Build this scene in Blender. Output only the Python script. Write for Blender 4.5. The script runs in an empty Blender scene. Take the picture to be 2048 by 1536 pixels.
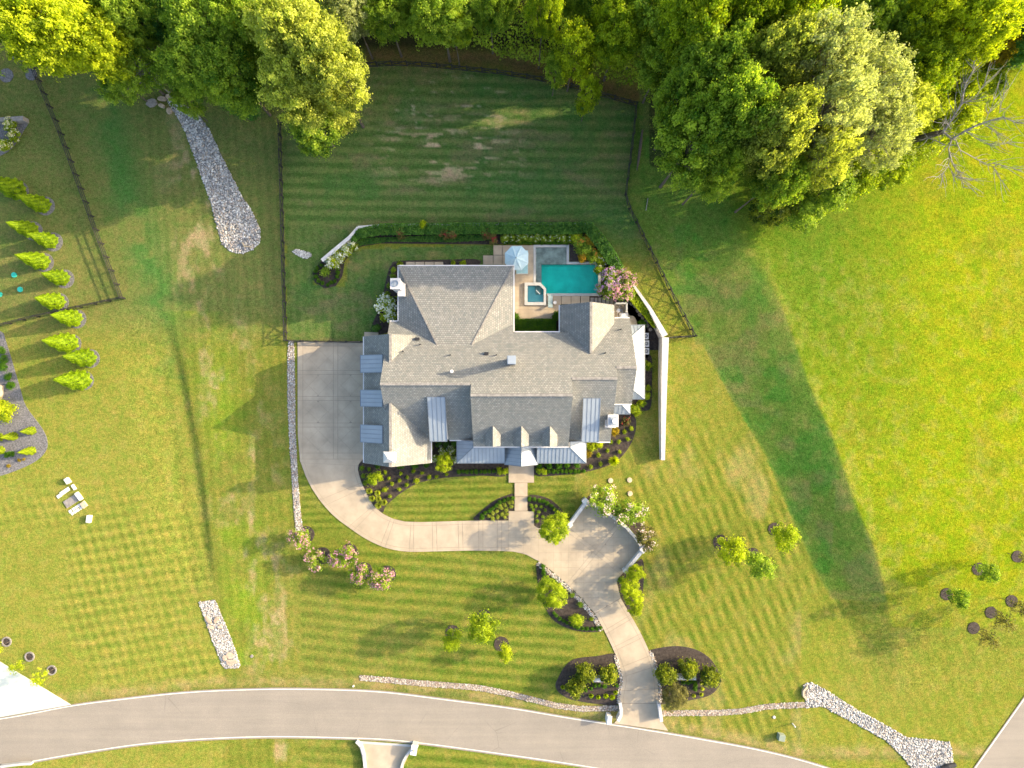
import bpy, bmesh, math, random
import numpy as np
from mathutils import Vector, Matrix

# ---------------------------------------------------------------- camera, light, exposure
SC = bpy.context.scene
COL = SC.collection
H = 89.0            # camera height, metres
S = 0.065           # metres per photo pixel at ground level
SUN_EL, SUN_AZ = 22.0, 13.5     # azimuth measured from +X towards +Y
cam_d = bpy.data.cameras.new('camera'); cam = bpy.data.objects.new('camera', cam_d); COL.objects.link(cam)
cam.location = (0, 0, H); cam.rotation_euler = (0, 0, 0)
cam_d.sensor_width = 36.0; cam_d.lens = 36.0 * H / (2048 * S)
cam_d.clip_start = 1.0; cam_d.clip_end = 6000.0
SC.camera = cam
world = bpy.data.worlds.new("World"); SC.world = world; world.use_nodes = True
wn = world.node_tree.nodes; wn.clear()
sky = wn.new('ShaderNodeTexSky'); sky.sky_type = 'NISHITA'; sky.sun_disc = False
sky.sun_elevation = math.radians(SUN_EL); sky.sun_rotation = math.radians(90 - SUN_AZ)
sky.air_density = 1.0; sky.dust_density = 4.0; sky.ozone_density = 0.6
bgn = wn.new('ShaderNodeBackground'); bgn.inputs['Strength'].default_value = 0.15
won = wn.new('ShaderNodeOutputWorld')
world.node_tree.links.new(sky.outputs[0], bgn.inputs[0]); world.node_tree.links.new(bgn.outputs[0], won.inputs[0])
sun_d = bpy.data.lights.new('sun', 'SUN'); sun_d.energy = 2.6; sun_d.angle = math.radians(0.55); sun_d.color = (1.0, 0.80, 0.53)
sun = bpy.data.objects.new('sun', sun_d); COL.objects.link(sun)
_e, _a = math.radians(SUN_EL), math.radians(SUN_AZ)
sdir = Vector((math.cos(_e) * math.cos(_a), math.cos(_e) * math.sin(_a), math.sin(_e)))
sun.rotation_euler = sdir.to_track_quat('Z', 'Y').to_euler()
SC.view_settings.view_transform = 'Standard'; SC.view_settings.look = 'None'
SC.view_settings.exposure = 1.90; SC.view_settings.gamma = 1.0; SC.view_settings.use_curve_mapping = False

# ---------------------------------------------------------------- small helpers
rnd = random.Random(7)
NR = np.random.default_rng(11)

def tag(o, label=None, cat=None, group=None, kind=None):
    if label: o['label'] = label
    if cat: o['category'] = cat
    if group: o['group'] = group
    if kind: o['kind'] = kind
    return o

def link(name, data, parent=None, loc=(0, 0, 0)):
    o = bpy.data.objects.new(name, data); COL.objects.link(o); o.location = loc
    if parent is not None: o.parent = parent
    return o

def empty(name, loc=(0, 0, 0), rz=0.0, label=None, cat=None, group=None, kind=None):
    o = link(name, None, None, loc); o.rotation_euler = (0, 0, rz); o.empty_display_size = 0.3
    return tag(o, label, cat, group, kind)

def copy_tree(o, parent=None):
    c = o.copy(); COL.objects.link(c); c.parent = parent
    for ch in list(o.children): copy_tree(ch, c)
    return c

def np_mesh(name, V, F, mats, mi=None, col=None, smooth=False):
    """V (n,3), F (m,k) uniform polygons."""
    V = np.asarray(V, np.float32); F = np.asarray(F, np.int32)
    me = bpy.data.meshes.new(name); k = F.shape[1]; m = F.shape[0]
    me.vertices.add(len(V)); me.vertices.foreach_set('co', V.ravel())
    me.loops.add(m * k); me.loops.foreach_set('vertex_index', F.ravel())
    me.polygons.add(m); me.polygons.foreach_set('loop_start', np.arange(0, m * k, k, dtype=np.int32))
    if mi is not None: me.polygons.foreach_set('material_index', np.asarray(mi, np.int32))
    for x in (mats if isinstance(mats, (list, tuple)) else [mats]): me.materials.append(x)
    if smooth: me.polygons.foreach_set('use_smooth', np.ones(m, bool))
    me.update(calc_edges=True)
    if col is not None:
        a = me.color_attributes.new('col', 'FLOAT_COLOR', 'POINT')
        c = np.ones((len(V), 4), np.float32); c[:, :3] = col
        a.data.foreach_set('color', c.ravel())
    return me

class MB:
    """collects simple solids, builds one mesh object"""
    def __init__(s): s.v = []; s.f = []; s.m = []
    def poly(s, pts, mi=0):
        n = len(s.v); s.v += [tuple(p) for p in pts]; s.f.append(tuple(range(n, n + len(pts)))); s.m.append(mi); return s
    def box(s, x0, x1, y0, y1, z0, z1, mi=0, top=None):
        n = len(s.v)
        s.v += [(x0,y0,z0),(x1,y0,z0),(x1,y1,z0),(x0,y1,z0),(x0,y0,z1),(x1,y0,z1),(x1,y1,z1),(x0,y1,z1)]
        for f in ((0,3,2,1),(4,5,6,7),(0,1,5,4),(1,2,6,5),(2,3,7,6),(3,0,4,7)):
            s.f.append(tuple(n + i for i in f)); s.m.append(top if (top is not None and f == (4,5,6,7)) else mi)
        return s
    def bar(s, a, b, w, h, mi=0, up=(0, 0, 1)):
        a = Vector(a); b = Vector(b); d = (b - a)
        if d.length < 1e-6: return s
        d.normalize(); u = Vector(up); r = d.cross(u)
        if r.length < 1e-4: r = d.cross(Vector((1, 0, 0)))
        r.normalize(); u = r.cross(d)
        n = len(s.v)
        for p in (a, b):
            for i, j in ((-1,-1),(1,-1),(1,1),(-1,1)): s.v.append(tuple(p + r * (i * w / 2) + u * (j * h / 2)))
        for f in ((0,1,2,3),(7,6,5,4),(0,4,5,1),(1,5,6,2),(2,6,7,3),(3,7,4,0)):
            s.f.append(tuple(n + i for i in f)); s.m.append(mi)
        return s
    def tube(s, pts, rad, seg=8, mi=0, cap=True):
        n = len(s.v); k = len(pts); pts = [Vector(p) for p in pts]
        for i, p in enumerate(pts):
            d = (pts[min(i+1, k-1)] - pts[max(i-1, 0)]).normalized()
            r = d.cross(Vector((0, 0, 1)))
            if r.length < 1e-3: r = Vector((1, 0, 0))
            r.normalize(); u = r.cross(d); R = rad[i] if isinstance(rad, (list, tuple)) else rad
            for j in range(seg):
                t = 2 * math.pi * j / seg; s.v.append(tuple(p + r * (R * math.cos(t)) + u * (R * math.sin(t))))
        for i in range(k - 1):
            for j in range(seg):
                a = n + i*seg + j; b = n + i*seg + (j+1) % seg
                s.f.append((a, b, b + seg, a + seg)); s.m.append(mi)
        if cap:
            s.f.append(tuple(n + j for j in range(seg))[::-1]); s.m.append(mi)
            s.f.append(tuple(n + (k-1)*seg + j for j in range(seg))); s.m.append(mi)
        return s
    def lathe(s, prof, seg=24, c=(0, 0, 0), mi=0):
        n = len(s.v); k = len(prof)
        for r, z in prof:
            for j in range(seg):
                t = 2*math.pi*j/seg; s.v.append((c[0]+r*math.cos(t), c[1]+r*math.sin(t), c[2]+z))
        for i in range(k-1):
            for j in range(seg):
                a = n+i*seg+j; b = n+i*seg+(j+1) % seg
                s.f.append((a, b, b+seg, a+seg)); s.m.append(mi)
        s.f.append(tuple(n+(k-1)*seg+j for j in range(seg))); s.m.append(mi)
        return s
    def build(s, name, mats, parent=None, uv=False, smooth=False):
        me = bpy.data.meshes.new(name)
        me.from_pydata(s.v, [], s.f)
        for x in (mats if isinstance(mats, (list, tuple)) else [mats]): me.materials.append(x)
        me.polygons.foreach_set('material_index', s.m)
        if smooth: me.polygons.foreach_set('use_smooth', [True]*len(s.f))
        me.update()
        if uv:
            L = me.uv_layers.new(name='UVMap')
            for p in me.polygons:
                n = p.normal; up = Vector((0, 0, 1)) - n * n.z
                if up.length < 1e-3: up = Vector((0, 1, 0))
                up.normalize(); al = up.cross(n).normalized()
                for li in p.loop_indices:
                    co = me.vertices[me.loops[li].vertex_index].co
                    L.data[li].uv = (co.dot(al), co.dot(up))
        return link(name, me, parent)

# ---------------------------------------------------------------- terrain (u,v = ground plan in photo pixels)
LB = ([250,400,500,573,673,800,910,1038,1152,1250,1330], [1282,1262,1306,1346,1400,1467,1534,1587,1638,1700,1745])
RB = ([250,430,560,680,760,868,1008,1080,1152,1330], [1450,1490,1530,1574,1600,1648,1696,1728,1750,1800])
DC = ([500,600,700,800,900,1000,1100,1200,1330], [285,322,352,372,390,404,416,430,446])
def sstep(x, a, b):
    t = np.clip((x - a) / (b - a), 0, 1); return t * t * (3 - 2 * t)
def terrain(u, v):
    u = np.asarray(u, float); v = np.asarray(v, float)
    xl = np.interp(v, LB[0], LB[1]); xr = np.interp(v, RB[0], RB[1])
    t = np.clip((u - xl) / (xr - xl), 0, 1)
    sm = t * t * (3 - 2 * t); wt = sstep(v, 470, 640); t = (0.75 * t + 0.25 * sm) * wt + sm * (1 - wt)
    amp = (1 - sstep(v, 1060, 1400)) * (0.35 + 0.65 * sstep(v, 330, 640))
    h = 2.25 * amp * t - 1.0 * amp * np.clip((u - xr) / 600, 0, 1)
    dc = np.interp(v, DC[0], DC[1]); a2 = sstep(v, 600, 760) * (1 - sstep(v, 1080, 1190))
    h = h - 0.34 * a2 * np.where(u < dc - 8, sstep(u, dc - 130, dc - 8), 1 - sstep(u, dc - 10, dc + 13))
    return h
def P(px, py, z=0.0):
    k = S * (1 - z / H); return Vector(((px - 1024) * k, (768 - py) * k, z))
def uv_of(X, Y): return X / S + 1024, 768 - Y / S
def G(px, py, dz=0.0):
    """point on the ground that the camera sees at (px,py), lifted dz"""
    z = 0.0
    for _ in range(4):
        p = P(px, py, z); u, v = uv_of(p.x, p.y); z = float(terrain(u, v))
    p = P(px, py, z); p.z += dz; return p
def base_of(px, py, zc):
    """ground point under something whose middle, zc above ground, shows at (px,py)"""
    z = 0.0
    for _ in range(4):
        p = P(px, py, z + zc); u, v = uv_of(p.x, p.y); z = float(terrain(u, v))
    p = P(px, py, z + zc); return Vector((p.x, p.y, z))

_lat = {}
def vnoise(u, v, sc, seed):
    if seed not in _lat: _lat[seed] = np.random.default_rng(seed).random((257, 257))
    L = _lat[seed]; x = u / sc + 1000.3; y = v / sc + 1000.7
    xi = np.floor(x).astype(int); yi = np.floor(y).astype(int); fx = x - xi; fy = y - yi
    fx = fx*fx*(3-2*fx); fy = fy*fy*(3-2*fy); xi %= 256; yi %= 256
    return (L[yi, xi]*(1-fx)+L[yi, xi+1]*fx)*(1-fy)+(L[yi+1, xi]*(1-fx)+L[yi+1, xi+1]*fx)*fy
def fbm(u, v, sc, seed, o=4):
    a = 1.0; t = 0.0; s = 0.0
    for i in range(o): s = s + a * vnoise(u, v, sc / 2**i, seed + i); t += a; a *= 0.55
    return s / t

def inpoly(u, v, poly):
    u = np.asarray(u, float); v = np.asarray(v, float); r = np.zeros(u.shape, bool); n = len(poly)
    for i in range(n):
        x0, y0 = poly[i]; x1, y1 = poly[(i+1) % n]
        if y0 == y1: continue
        c = ((y0 > v) != (y1 > v)) & (u < (x1-x0)*(v-y0)/(y1-y0)+x0); r ^= c
    return r
def smooth_poly(pts, n=4, closed=True):
    k = len(pts); out = []
    rng = range(k) if closed else range(k-1)
    for i in rng:
        g = lambda j: pts[j % k] if closed else pts[max(0, min(k-1, j))]
        p0, p1, p2, p3 = g(i-1), g(i), g(i+1), g(i+2)
        for s_ in range(n):
            t = s_/n; t2 = t*t; t3 = t2*t
            out.append(tuple(0.5*((2*p1[a])+(-p0[a]+p2[a])*t+(2*p0[a]-5*p1[a]+4*p2[a]-p3[a])*t2+(-p0[a]+3*p1[a]-3*p2[a]+p3[a])*t3) for a in (0, 1)))
    if not closed: out.append(tuple(pts[-1]))
    return out
def area(p): return 0.5*sum(p[i][0]*p[(i+1) % len(p)][1]-p[(i+1) % len(p)][0]*p[i][1] for i in range(len(p)))
def clip_to(sub, cell):
    """clip polygon sub by the convex polygon cell"""
    if area(cell) < 0: cell = cell[::-1]
    out = list(sub)
    for i in range(len(cell)):
        a = cell[i]; b = cell[(i+1) % len(cell)]; inp = out; out = []
        if not inp: break
        sd = lambda p: (b[0]-a[0])*(p[1]-a[1])-(b[1]-a[1])*(p[0]-a[0])
        for j in range(len(inp)):
            p = inp[j]; q = inp[(j+1) % len(inp)]; sp, sq = sd(p), sd(q)
            if sp >= 0: out.append(p)
            if (sp >= 0) != (sq >= 0):
                t = sp/(sp-sq); out.append((p[0]+(q[0]-p[0])*t, p[1]+(q[1]-p[1])*t))
    r = []
    for p in out:
        if not r or math.hypot(p[0]-r[-1][0], p[1]-r[-1][1]) > 0.05: r.append(p)
    if len(r) > 2 and math.hypot(r[0][0]-r[-1][0], r[0][1]-r[-1][1]) < 0.05: r.pop()
    return r
def slab(name, poly, z0, z1, mats, parent=None, bevel=0.0, ground=True, uv=False):
    """extrude a ground polygon (photo px) from z0 to z1 above ground"""
    if abs(area(poly)) < 0.5: return None
    if area(poly) > 0: poly = poly[::-1]          # photo y runs down
    bm = bmesh.new()
    f = (lambda p, z: G(p[0], p[1], z)) if ground else (lambda p, z: P(p[0], p[1], z))
    top = [bm.verts.new(f(p, z1)) for p in poly]; bot = [bm.verts.new(f(p, z0)) for p in poly]
    n = len(poly)
    try: bm.faces.new(top)
    except ValueError: pass
    for i in range(n):
        j = (i+1) % n
        try: bm.faces.new((top[j], top[i], bot[i], bot[j]))
        except ValueError: pass
    bm.normal_update()
    if n > 4: bmesh.ops.triangulate(bm, faces=[x for x in bm.faces if len(x.verts) > 4])
    bmesh.ops.recalc_face_normals(bm, faces=bm.faces)
    me = bpy.data.meshes.new(name); bm.to_mesh(me); bm.free()
    for x in (mats if isinstance(mats, (list, tuple)) else [mats]): me.materials.append(x)
    return link(name, me, parent)
def rect(cx, cy, w, h, ang=0.0):
    c, s_ = math.cos(math.radians(ang)), math.sin(math.radians(ang))
    return [(cx+x*c-y*s_, cy+x*s_+y*c) for x, y in ((-w/2,-h/2),(w/2,-h/2),(w/2,h/2),(-w/2,h/2))]
def offset_line(pts, d):
    o = []
    for i, p in enumerate(pts):
        a = pts[max(i-1, 0)]; b = pts[min(i+1, len(pts)-1)]; dx, dy = b[0]-a[0], b[1]-a[1]; L = math.hypot(dx, dy) or 1
        o.append((p[0]-dy/L*d, p[1]+dx/L*d))
    return o
def resample(pts, step):
    o = [pts[0]]; acc = 0.0
    for a, b in zip(pts, pts[1:]):
        L = math.hypot(b[0]-a[0], b[1]-a[1]); t = step-acc
        while t <= L: o.append((a[0]+(b[0]-a[0])*t/L, a[1]+(b[1]-a[1])*t/L)); t += step
        acc = (acc+L) % step
    return o

# ---------------------------------------------------------------- materials
def nmat(name):
    m = bpy.data.materials.new(name); m.use_nodes = True; nt = m.node_tree; nt.nodes.clear()
    out = nt.nodes.new('ShaderNodeOutputMaterial'); return m, nt, out
class NT:
    def __init__(s, nt): s.nt = nt
    def n(s, t, **k):
        x = s.nt.nodes.new(t)
        for a, b in k.items(): setattr(x, a, b)
        return x
    def l(s, a, b): s.nt.links.new(a, b)
    def noise(s, scale, vec, detail=4, rough=0.6):
        x = s.n('ShaderNodeTexNoise'); x.inputs['Scale'].default_value = scale; x.inputs['Detail'].default_value = detail
        x.inputs['Roughness'].default_value = rough; s.l(vec, x.inputs['Vector']); return x.outputs['Fac']
    def ramp(s, f, stops):
        r = s.n('ShaderNodeValToRGB'); e = r.color_ramp.elements
        while len(e) < len(stops): e.new(0.5)
        for i, (p, c) in enumerate(stops): e[i].position = p; e[i].color = (*c, 1)
        s.l(f, r.inputs[0]); return r.outputs[0]
    def mix(s, f, a, b, mode='MIX'):
        m = s.n('ShaderNodeMix', data_type='RGBA', blend_type=mode)
        for i, v in ((0, f), (6, a), (7, b)):
            if isinstance(v, (int, float)): m.inputs[i].default_value = v
            elif isinstance(v, tuple): m.inputs[i].default_value = (*v, 1)
            else: s.l(v, m.inputs[i])
        return m.outputs[2]
    def bump(s, h, strength, dist):
        b = s.n('ShaderNodeBump'); b.inputs['Strength'].default_value = strength; b.inputs['Distance'].default_value = dist
        s.l(h, b.inputs['Height']); return b.outputs[0]
def coords(T, kind='Object'):
    return T.n('ShaderNodeTexCoord').outputs[kind]
def simple(name, c, rough=0.8, metal=0.0, var=0.15, scale=3.0, bump=0.0, bscale=20.0, world=True, spec=0.3, fine=0.0):
    m, nt, out = nmat(name); T = NT(nt); g = T.n('ShaderNodeNewGeometry').outputs['Position'] if world else coords(T)
    f = T.noise(scale, g, 5)
    c2 = tuple(x*(1-var*1.6) for x in c); c3 = tuple(min(1, x*(1+var)) for x in c)
    col = T.ramp(f, [(0.3, c2), (0.7, c3)])
    if fine > 0:
        f2 = T.noise(bscale, g, 2); col = T.mix(fine, col, T.ramp(f2, [(0.35, (0.25,)*3), (0.65, (1.0,)*3)]), 'MULTIPLY')
    b = T.n('ShaderNodeBsdfPrincipled'); b.inputs['Roughness'].default_value = rough; b.inputs['Metallic'].default_value = metal
    b.inputs['Specular IOR Level'].default_value = spec
    T.l(col, b.inputs['Base Color'])
    if bump > 0: T.l(T.bump(T.noise(bscale, g, 4), bump, 0.1), b.inputs['Normal'])
    T.l(b.outputs[0], out.inputs[0]); return m
def attr_mat(name, rough=0.85, bump=0.0, bscale=30, gain=(0.7, 1.25), nscale=6.0):
    m, nt, out = nmat(name); T = NT(nt); g = T.n('ShaderNodeNewGeometry').outputs['Position']
    a = T.n('ShaderNodeAttribute', attribute_name='col')
    f = T.noise(nscale, g, 5, 0.7)
    col = T.mix(1.0, a.outputs['Color'], T.ramp(f, [(0.3, (gain[0],)*3), (0.7, (gain[1],)*3)]), 'MULTIPLY')
    b = T.n('ShaderNodeBsdfPrincipled'); b.inputs['Roughness'].default_value = rough; b.inputs['Specular IOR Level'].default_value = 0.2
    T.l(col, b.inputs['Base Color'])
    if bump > 0: T.l(T.bump(T.noise(bscale, g, 4, 0.7), bump, 0.1), b.inputs['Normal'])
    T.l(b.outputs[0], out.inputs[0]); return m
def leaf_mat(name, A, B, trans=0.55):
    m, nt, out = nmat(name); T = NT(nt)
    a = T.n('ShaderNodeAttribute', attribute_name='col')
    sep = T.n('ShaderNodeSeparateColor'); T.l(a.outputs['Color'], sep.inputs[0])
    oi = T.n('ShaderNodeObjectInfo')
    ad = T.n('ShaderNodeMath', operation='MULTIPLY_ADD'); T.l(oi.outputs['Random'], ad.inputs[0]); ad.inputs[1].default_value = 0.24
    T.l(sep.outputs[0], ad.inputs[2])
    su = T.n('ShaderNodeMath', operation='SUBTRACT'); T.l(ad.outputs[0], su.inputs[0]); su.inputs[1].default_value = 0.12
    col = T.ramp(su.outputs[0], [(0.05, A), (0.95, B)])
    d = T.n('ShaderNodeBsdfPrincipled'); d.inputs['Roughness'].default_value = 0.55; d.inputs['Specular IOR Level'].default_value = 0.25
    T.l(col, d.inputs['Base Color'])
    t = T.n('ShaderNodeBsdfTranslucent'); T.l(T.mix(1.0, col, (1.15, 1.2, 0.55), 'MULTIPLY'), t.inputs[0])
    mx = T.n('ShaderNodeMixShader'); mx.inputs[0].default_value = trans
    T.l(d.outputs[0], mx.inputs[1]); T.l(t.outputs[0], mx.inputs[2]); T.l(mx.outputs[0], out.inputs[0]); return m

def ground_mat():
    m, nt, out = nmat('grass_ground'); T = NT(nt); g = T.n('ShaderNodeNewGeometry').outputs['Position']
    a = T.n('ShaderNodeAttribute', attribute_name='col').outputs['Color']
    f1 = T.noise(2.6, g, 6, 0.75); f2 = T.noise(9.0, g, 3, 0.7); f3 = T.noise(0.9, g, 5, 0.65)
    c = T.mix(1.0, a, T.ramp(f1, [(0.28, (0.52, 0.64, 0.55)), (0.72, (1.50, 1.36, 1.40))]), 'MULTIPLY')
    c = T.mix(1.0, c, T.ramp(f2, [(0.3, (0.40,)*3), (0.7, (1.60,)*3)]), 'MULTIPLY')
    c = T.mix(1.0, c, T.ramp(f3, [(0.35, (1.2, 1.0, 1.1)), (0.65, (0.85, 1.02, 0.85))]), 'MULTIPLY')
    b = T.n('ShaderNodeBsdfPrincipled'); b.inputs['Roughness'].default_value = 1.0; b.inputs['Specular IOR Level'].default_value = 0.0
    T.l(c, b.inputs['Base Color'])
    T.l(T.bump(T.noise(6.0, g, 4, 0.8), 0.5, 0.14), b.inputs['Normal'])
    T.l(b.outputs[0], out.inputs[0]); return m

def asphalt_mat():
    m, nt, out = nmat('worn_asphalt'); T = NT(nt); g = T.n('ShaderNodeNewGeometry').outputs['Position']
    c = T.ramp(T.noise(0.22, g, 5, 0.65), [(0.3, (0.205, 0.183, 0.150)), (0.7, (0.245, 0.217, 0.178))])
    mp = T.n('ShaderNodeMapping'); mp.inputs['Scale'].default_value = (0.05, 1.3, 1); T.l(g, mp.inputs[0])
    c = T.mix(1.0, c, T.ramp(T.noise(1.0, mp.outputs[0], 4), [(0.35, (0.93, 0.93, 0.94)), (0.65, (1.05, 1.05, 1.04))]), 'MULTIPLY')
    c = T.mix(1.0, c, T.ramp(T.noise(16, g, 2), [(0.35, (0.82,)*3), (0.65, (1.15,)*3)]), 'MULTIPLY')
    w = T.mix(0.35, g, T.n('ShaderNodeTexNoise').outputs['Color'], 'ADD')
    v = T.n('ShaderNodeTexVoronoi', feature='DISTANCE_TO_EDGE'); v.inputs['Scale'].default_value = 0.16; T.l(w, v.inputs['Vector'])
    k = T.ramp(v.outputs['Distance'], [(0.0, (1,)*3), (0.006, (0,)*3)]); k2 = T.ramp(T.noise(0.12, g, 3), [(0.52, (0,)*3), (0.60, (0.55,)*3)])
    c = T.mix(T.mix(1.0, k, k2, 'MULTIPLY'), c, (0.10, 0.09, 0.08))
    b = T.n('ShaderNodeBsdfPrincipled'); b.inputs['Roughness'].default_value = 0.9; T.l(c, b.inputs['Base Color'])
    T.l(T.bump(T.noise(18, g, 4), 0.3, 0.1), b.inputs['Normal']); T.l(b.outputs[0], out.inputs[0]); return m
def shingle_mat():
    m, nt, out = nmat('roof_shingle'); T = NT(nt); uv = coords(T, 'UV')
    br = T.n('ShaderNodeTexBrick'); T.l(uv, br.inputs['Vector']); br.inputs['Scale'].default_value = 1.0
    br.inputs['Brick Width'].default_value = 0.30; br.inputs['Row Height'].default_value = 0.25
    br.inputs['Mortar Size'].default_value = 0.028; br.inputs['Mortar Smooth'].default_value = 0.3; br.inputs['Bias'].default_value = 0.0
    br.inputs['Color1'].default_value = (0, 0, 0, 1); br.inputs['Color2'].default_value = (1, 1, 1, 1); br.inputs['Mortar'].default_value = (0.5, 0.5, 0.5, 1)
    col = T.ramp(br.outputs['Color'], [(0.0, (0.185, 0.198, 0.190)), (0.45, (0.222, 0.225, 0.210)), (0.75, (0.243, 0.245, 0.230)), (1.0, (0.285, 0.285, 0.272))])
    g = T.n('ShaderNodeNewGeometry').outputs['Position']
    col = T.mix(1.0, col, T.ramp(T.noise(0.6, g, 5), [(0.3, (0.92, 0.94, 0.95)), (0.7, (1.07, 1.05, 1.02))]), 'MULTIPLY')
    mp = T.n('ShaderNodeMapping'); mp.inputs['Scale'].default_value = (1.6, 0.16, 1); T.l(uv, mp.inputs[0])
    col = T.mix(1.0, col, T.ramp(T.noise(1.0, mp.outputs[0], 5, 0.7), [(0.3, (0.87, 0.88, 0.89)), (0.7, (1.08, 1.07, 1.05))]), 'MULTIPLY')
    col = T.mix(br.outputs['Fac'], col, (0.125, 0.12, 0.108))
    b = T.n('ShaderNodeBsdfPrincipled'); b.inputs['Roughness'].default_value = 0.9; b.inputs['Specular IOR Level'].default_value = 0.2
    T.l(col, b.inputs['Base Color'])
    inv = T.n('ShaderNodeMath', operation='SUBTRACT'); inv.inputs[0].default_value = 1.0; T.l(br.outputs['Fac'], inv.inputs[1])
    T.l(T.bump(inv.outputs[0], 0.5, 0.02), b.inputs['Normal'])
    T.l(b.outputs[0], out.inputs[0]); return m
def water_mat(name, tint):
    m, nt, out = nmat(name); T = NT(nt); g = T.n('ShaderNodeNewGeometry').outputs['Position']
    tr = T.n('ShaderNodeBsdfTransparent'); tr.inputs[0].default_value = (*tint, 1)
    gl = T.n('ShaderNodeBsdfGlossy'); gl.inputs['Roughness'].default_value = 0.08
    nb = T.bump(T.noise(3.0, g, 5, 0.65), 0.5, 0.09); T.l(nb, gl.inputs['Normal'])
    fr = T.n('ShaderNodeFresnel'); fr.inputs[0].default_value = 1.33; T.l(nb, fr.inputs['Normal'])
    mx = T.n('ShaderNodeMixShader'); T.l(fr.outputs[0], mx.inputs[0]); T.l(tr.outputs[0], mx.inputs[1]); T.l(gl.outputs[0], mx.inputs[2])
    T.l(mx.outputs[0], out.inputs[0]); return m

M = {}
M['ground'] = ground_mat()
M['shingle'] = shingle_mat()
M['concrete'] = simple('pale_concrete', (0.385, 0.322, 0.235), 0.85, var=0.13, scale=0.45, bump=0.15, bscale=25, fine=0.12)
M['joint'] = simple('concrete_joint', (0.26, 0.215, 0.16), 0.95, var=0.1)
M['paver'] = simple('sandy_paver', (0.40, 0.33, 0.24), 0.8, var=0.12, scale=0.8, bump=0.15, bscale=20, fine=0.15)
M['coping'] = simple('pale_coping', (0.40, 0.40, 0.38), 0.6, var=0.08, scale=2)
M['asphalt'] = asphalt_mat()
M['line'] = simple('road_paint', (0.62, 0.60, 0.53), 0.7, var=0.12, scale=2.5)
M['white'] = simple('white_paint', (0.58, 0.57, 0.56), 0.6, var=0.05, scale=1.5)
M['white_stone'] = simple('white_painted_stone', (0.52, 0.51, 0.50), 0.8, var=0.12, scale=2.5, bump=0.4, bscale=8)
M['wall'] = simple('white_wall', (0.56, 0.55, 0.53), 0.8, var=0.06)
M['metal'] = simple('standing_seam_metal', (0.245, 0.285, 0.325), 0.55, metal=0.0, var=0.05, scale=0.8, spec=0.5)
M['seam'] = simple('seam_metal', (0.17, 0.20, 0.235), 0.55, metal=0.0, var=0.05)
M['dark'] = simple('dark_metal', (0.03, 0.03, 0.032), 0.5, var=0.1)
M['black'] = simple('black_stained_wood', (0.028, 0.027, 0.027), 0.6, var=0.2, scale=4)
M['mulch'] = simple('dark_mulch', (0.066, 0.052, 0.044), 0.95, var=0.35, scale=3, bump=0.9, bscale=14, fine=0.5)
M['soil'] = simple('woodland_floor', (0.030, 0.034, 0.016), 0.95, var=0.4, scale=0.6, bump=0.8, bscale=6, fine=0.4)
M['slate'] = simple('slate_chips', (0.20, 0.195, 0.20), 0.8, var=0.3, scale=5, bump=1.0, bscale=9, fine=0.55)
M['rock'] = attr_mat('river_rock', 0.85, 0.3, 25)
M['rockbed'] = simple('rock_bed_soil', (0.16, 0.15, 0.135), 0.95, var=0.3, scale=5, bump=0.6)
M['flag'] = simple('tan_flagstone', (0.42, 0.33, 0.24), 0.8, var=0.25, scale=2.0, bump=0.6, bscale=7)
M['gray_stone'] = simple('gray_stone', (0.24, 0.22, 0.20), 0.85, var=0.2, scale=3, bump=0.4)
M['bark'] = simple('tree_bark', (0.13, 0.105, 0.08), 0.95, var=0.3, scale=6, bump=0.6)
M['deadwood'] = simple('bleached_wood', (0.30, 0.28, 0.24), 0.9, var=0.3, scale=3, bump=0.5)
M['teal'] = simple('teal_fabric', (0.30, 0.50, 0.54), 0.8, var=0.05)
M['teal2'] = simple('pale_teal_canvas', (0.46, 0.60, 0.62), 0.8, var=0.04)
M['cushion'] = simple('grey_green_cushion', (0.27, 0.35, 0.35), 0.8, var=0.05)
M['plaster'] = simple('pool_plaster', (0.42, 0.80, 0.76), 0.7, var=0.10, scale=0.8)
M['ledge'] = simple('pool_ledge_stone', (0.42, 0.43, 0.37), 0.7, var=0.3, scale=1.1)
M['water'] = water_mat('pool_water', (0.15, 0.95, 0.83))
M['shallow'] = water_mat('shallow_water', (0.88, 0.95, 0.90))
M['spa_water'] = water_mat('spa_water', (0.74, 0.93, 0.90))
M['green_lid'] = simple('green_plastic', (0.03, 0.42, 0.32), 0.5, var=0.05)
M['util'] = simple('utility_green', (0.20, 0.24, 0.19), 0.6, var=0.1)
M['tan'] = simple('tan_concrete', (0.45, 0.37, 0.26), 0.85, var=0.15)
M['marble'] = simple('pale_marble', (0.55, 0.54, 0.50), 0.5, var=0.12, scale=5)
M['chalk'] = simple('bright_concrete', (0.42, 0.46, 0.42), 0.8, var=0.05)
LEAF = {
 'yellow': ((0.15, 0.23, 0.006), (0.63, 0.69, 0.020)),
 'lime':   ((0.095, 0.19, 0.006), (0.50, 0.58, 0.020)),
 'green':  ((0.070, 0.17, 0.012), (0.43, 0.55, 0.050)),
 'olive':  ((0.12, 0.17, 0.020), (0.62, 0.66, 0.11)),
 'pale':   ((0.16, 0.20, 0.060), (0.58, 0.62, 0.27)),
 'dark':   ((0.030, 0.12, 0.022), (0.17, 0.34, 0.055)),
 'box':    ((0.024, 0.10, 0.006), (0.13, 0.28, 0.014)),
 'arbor':  ((0.080, 0.180, 0.004), (0.36, 0.50, 0.010)),
 'bronze': ((0.070, 0.075, 0.022), (0.30, 0.28, 0.08)),
 'orange': ((0.16, 0.13, 0.010), (0.55, 0.40, 0.02)),
 'magnolia': ((0.022, 0.065, 0.008), (0.38, 0.42, 0.026)),
}
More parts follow.
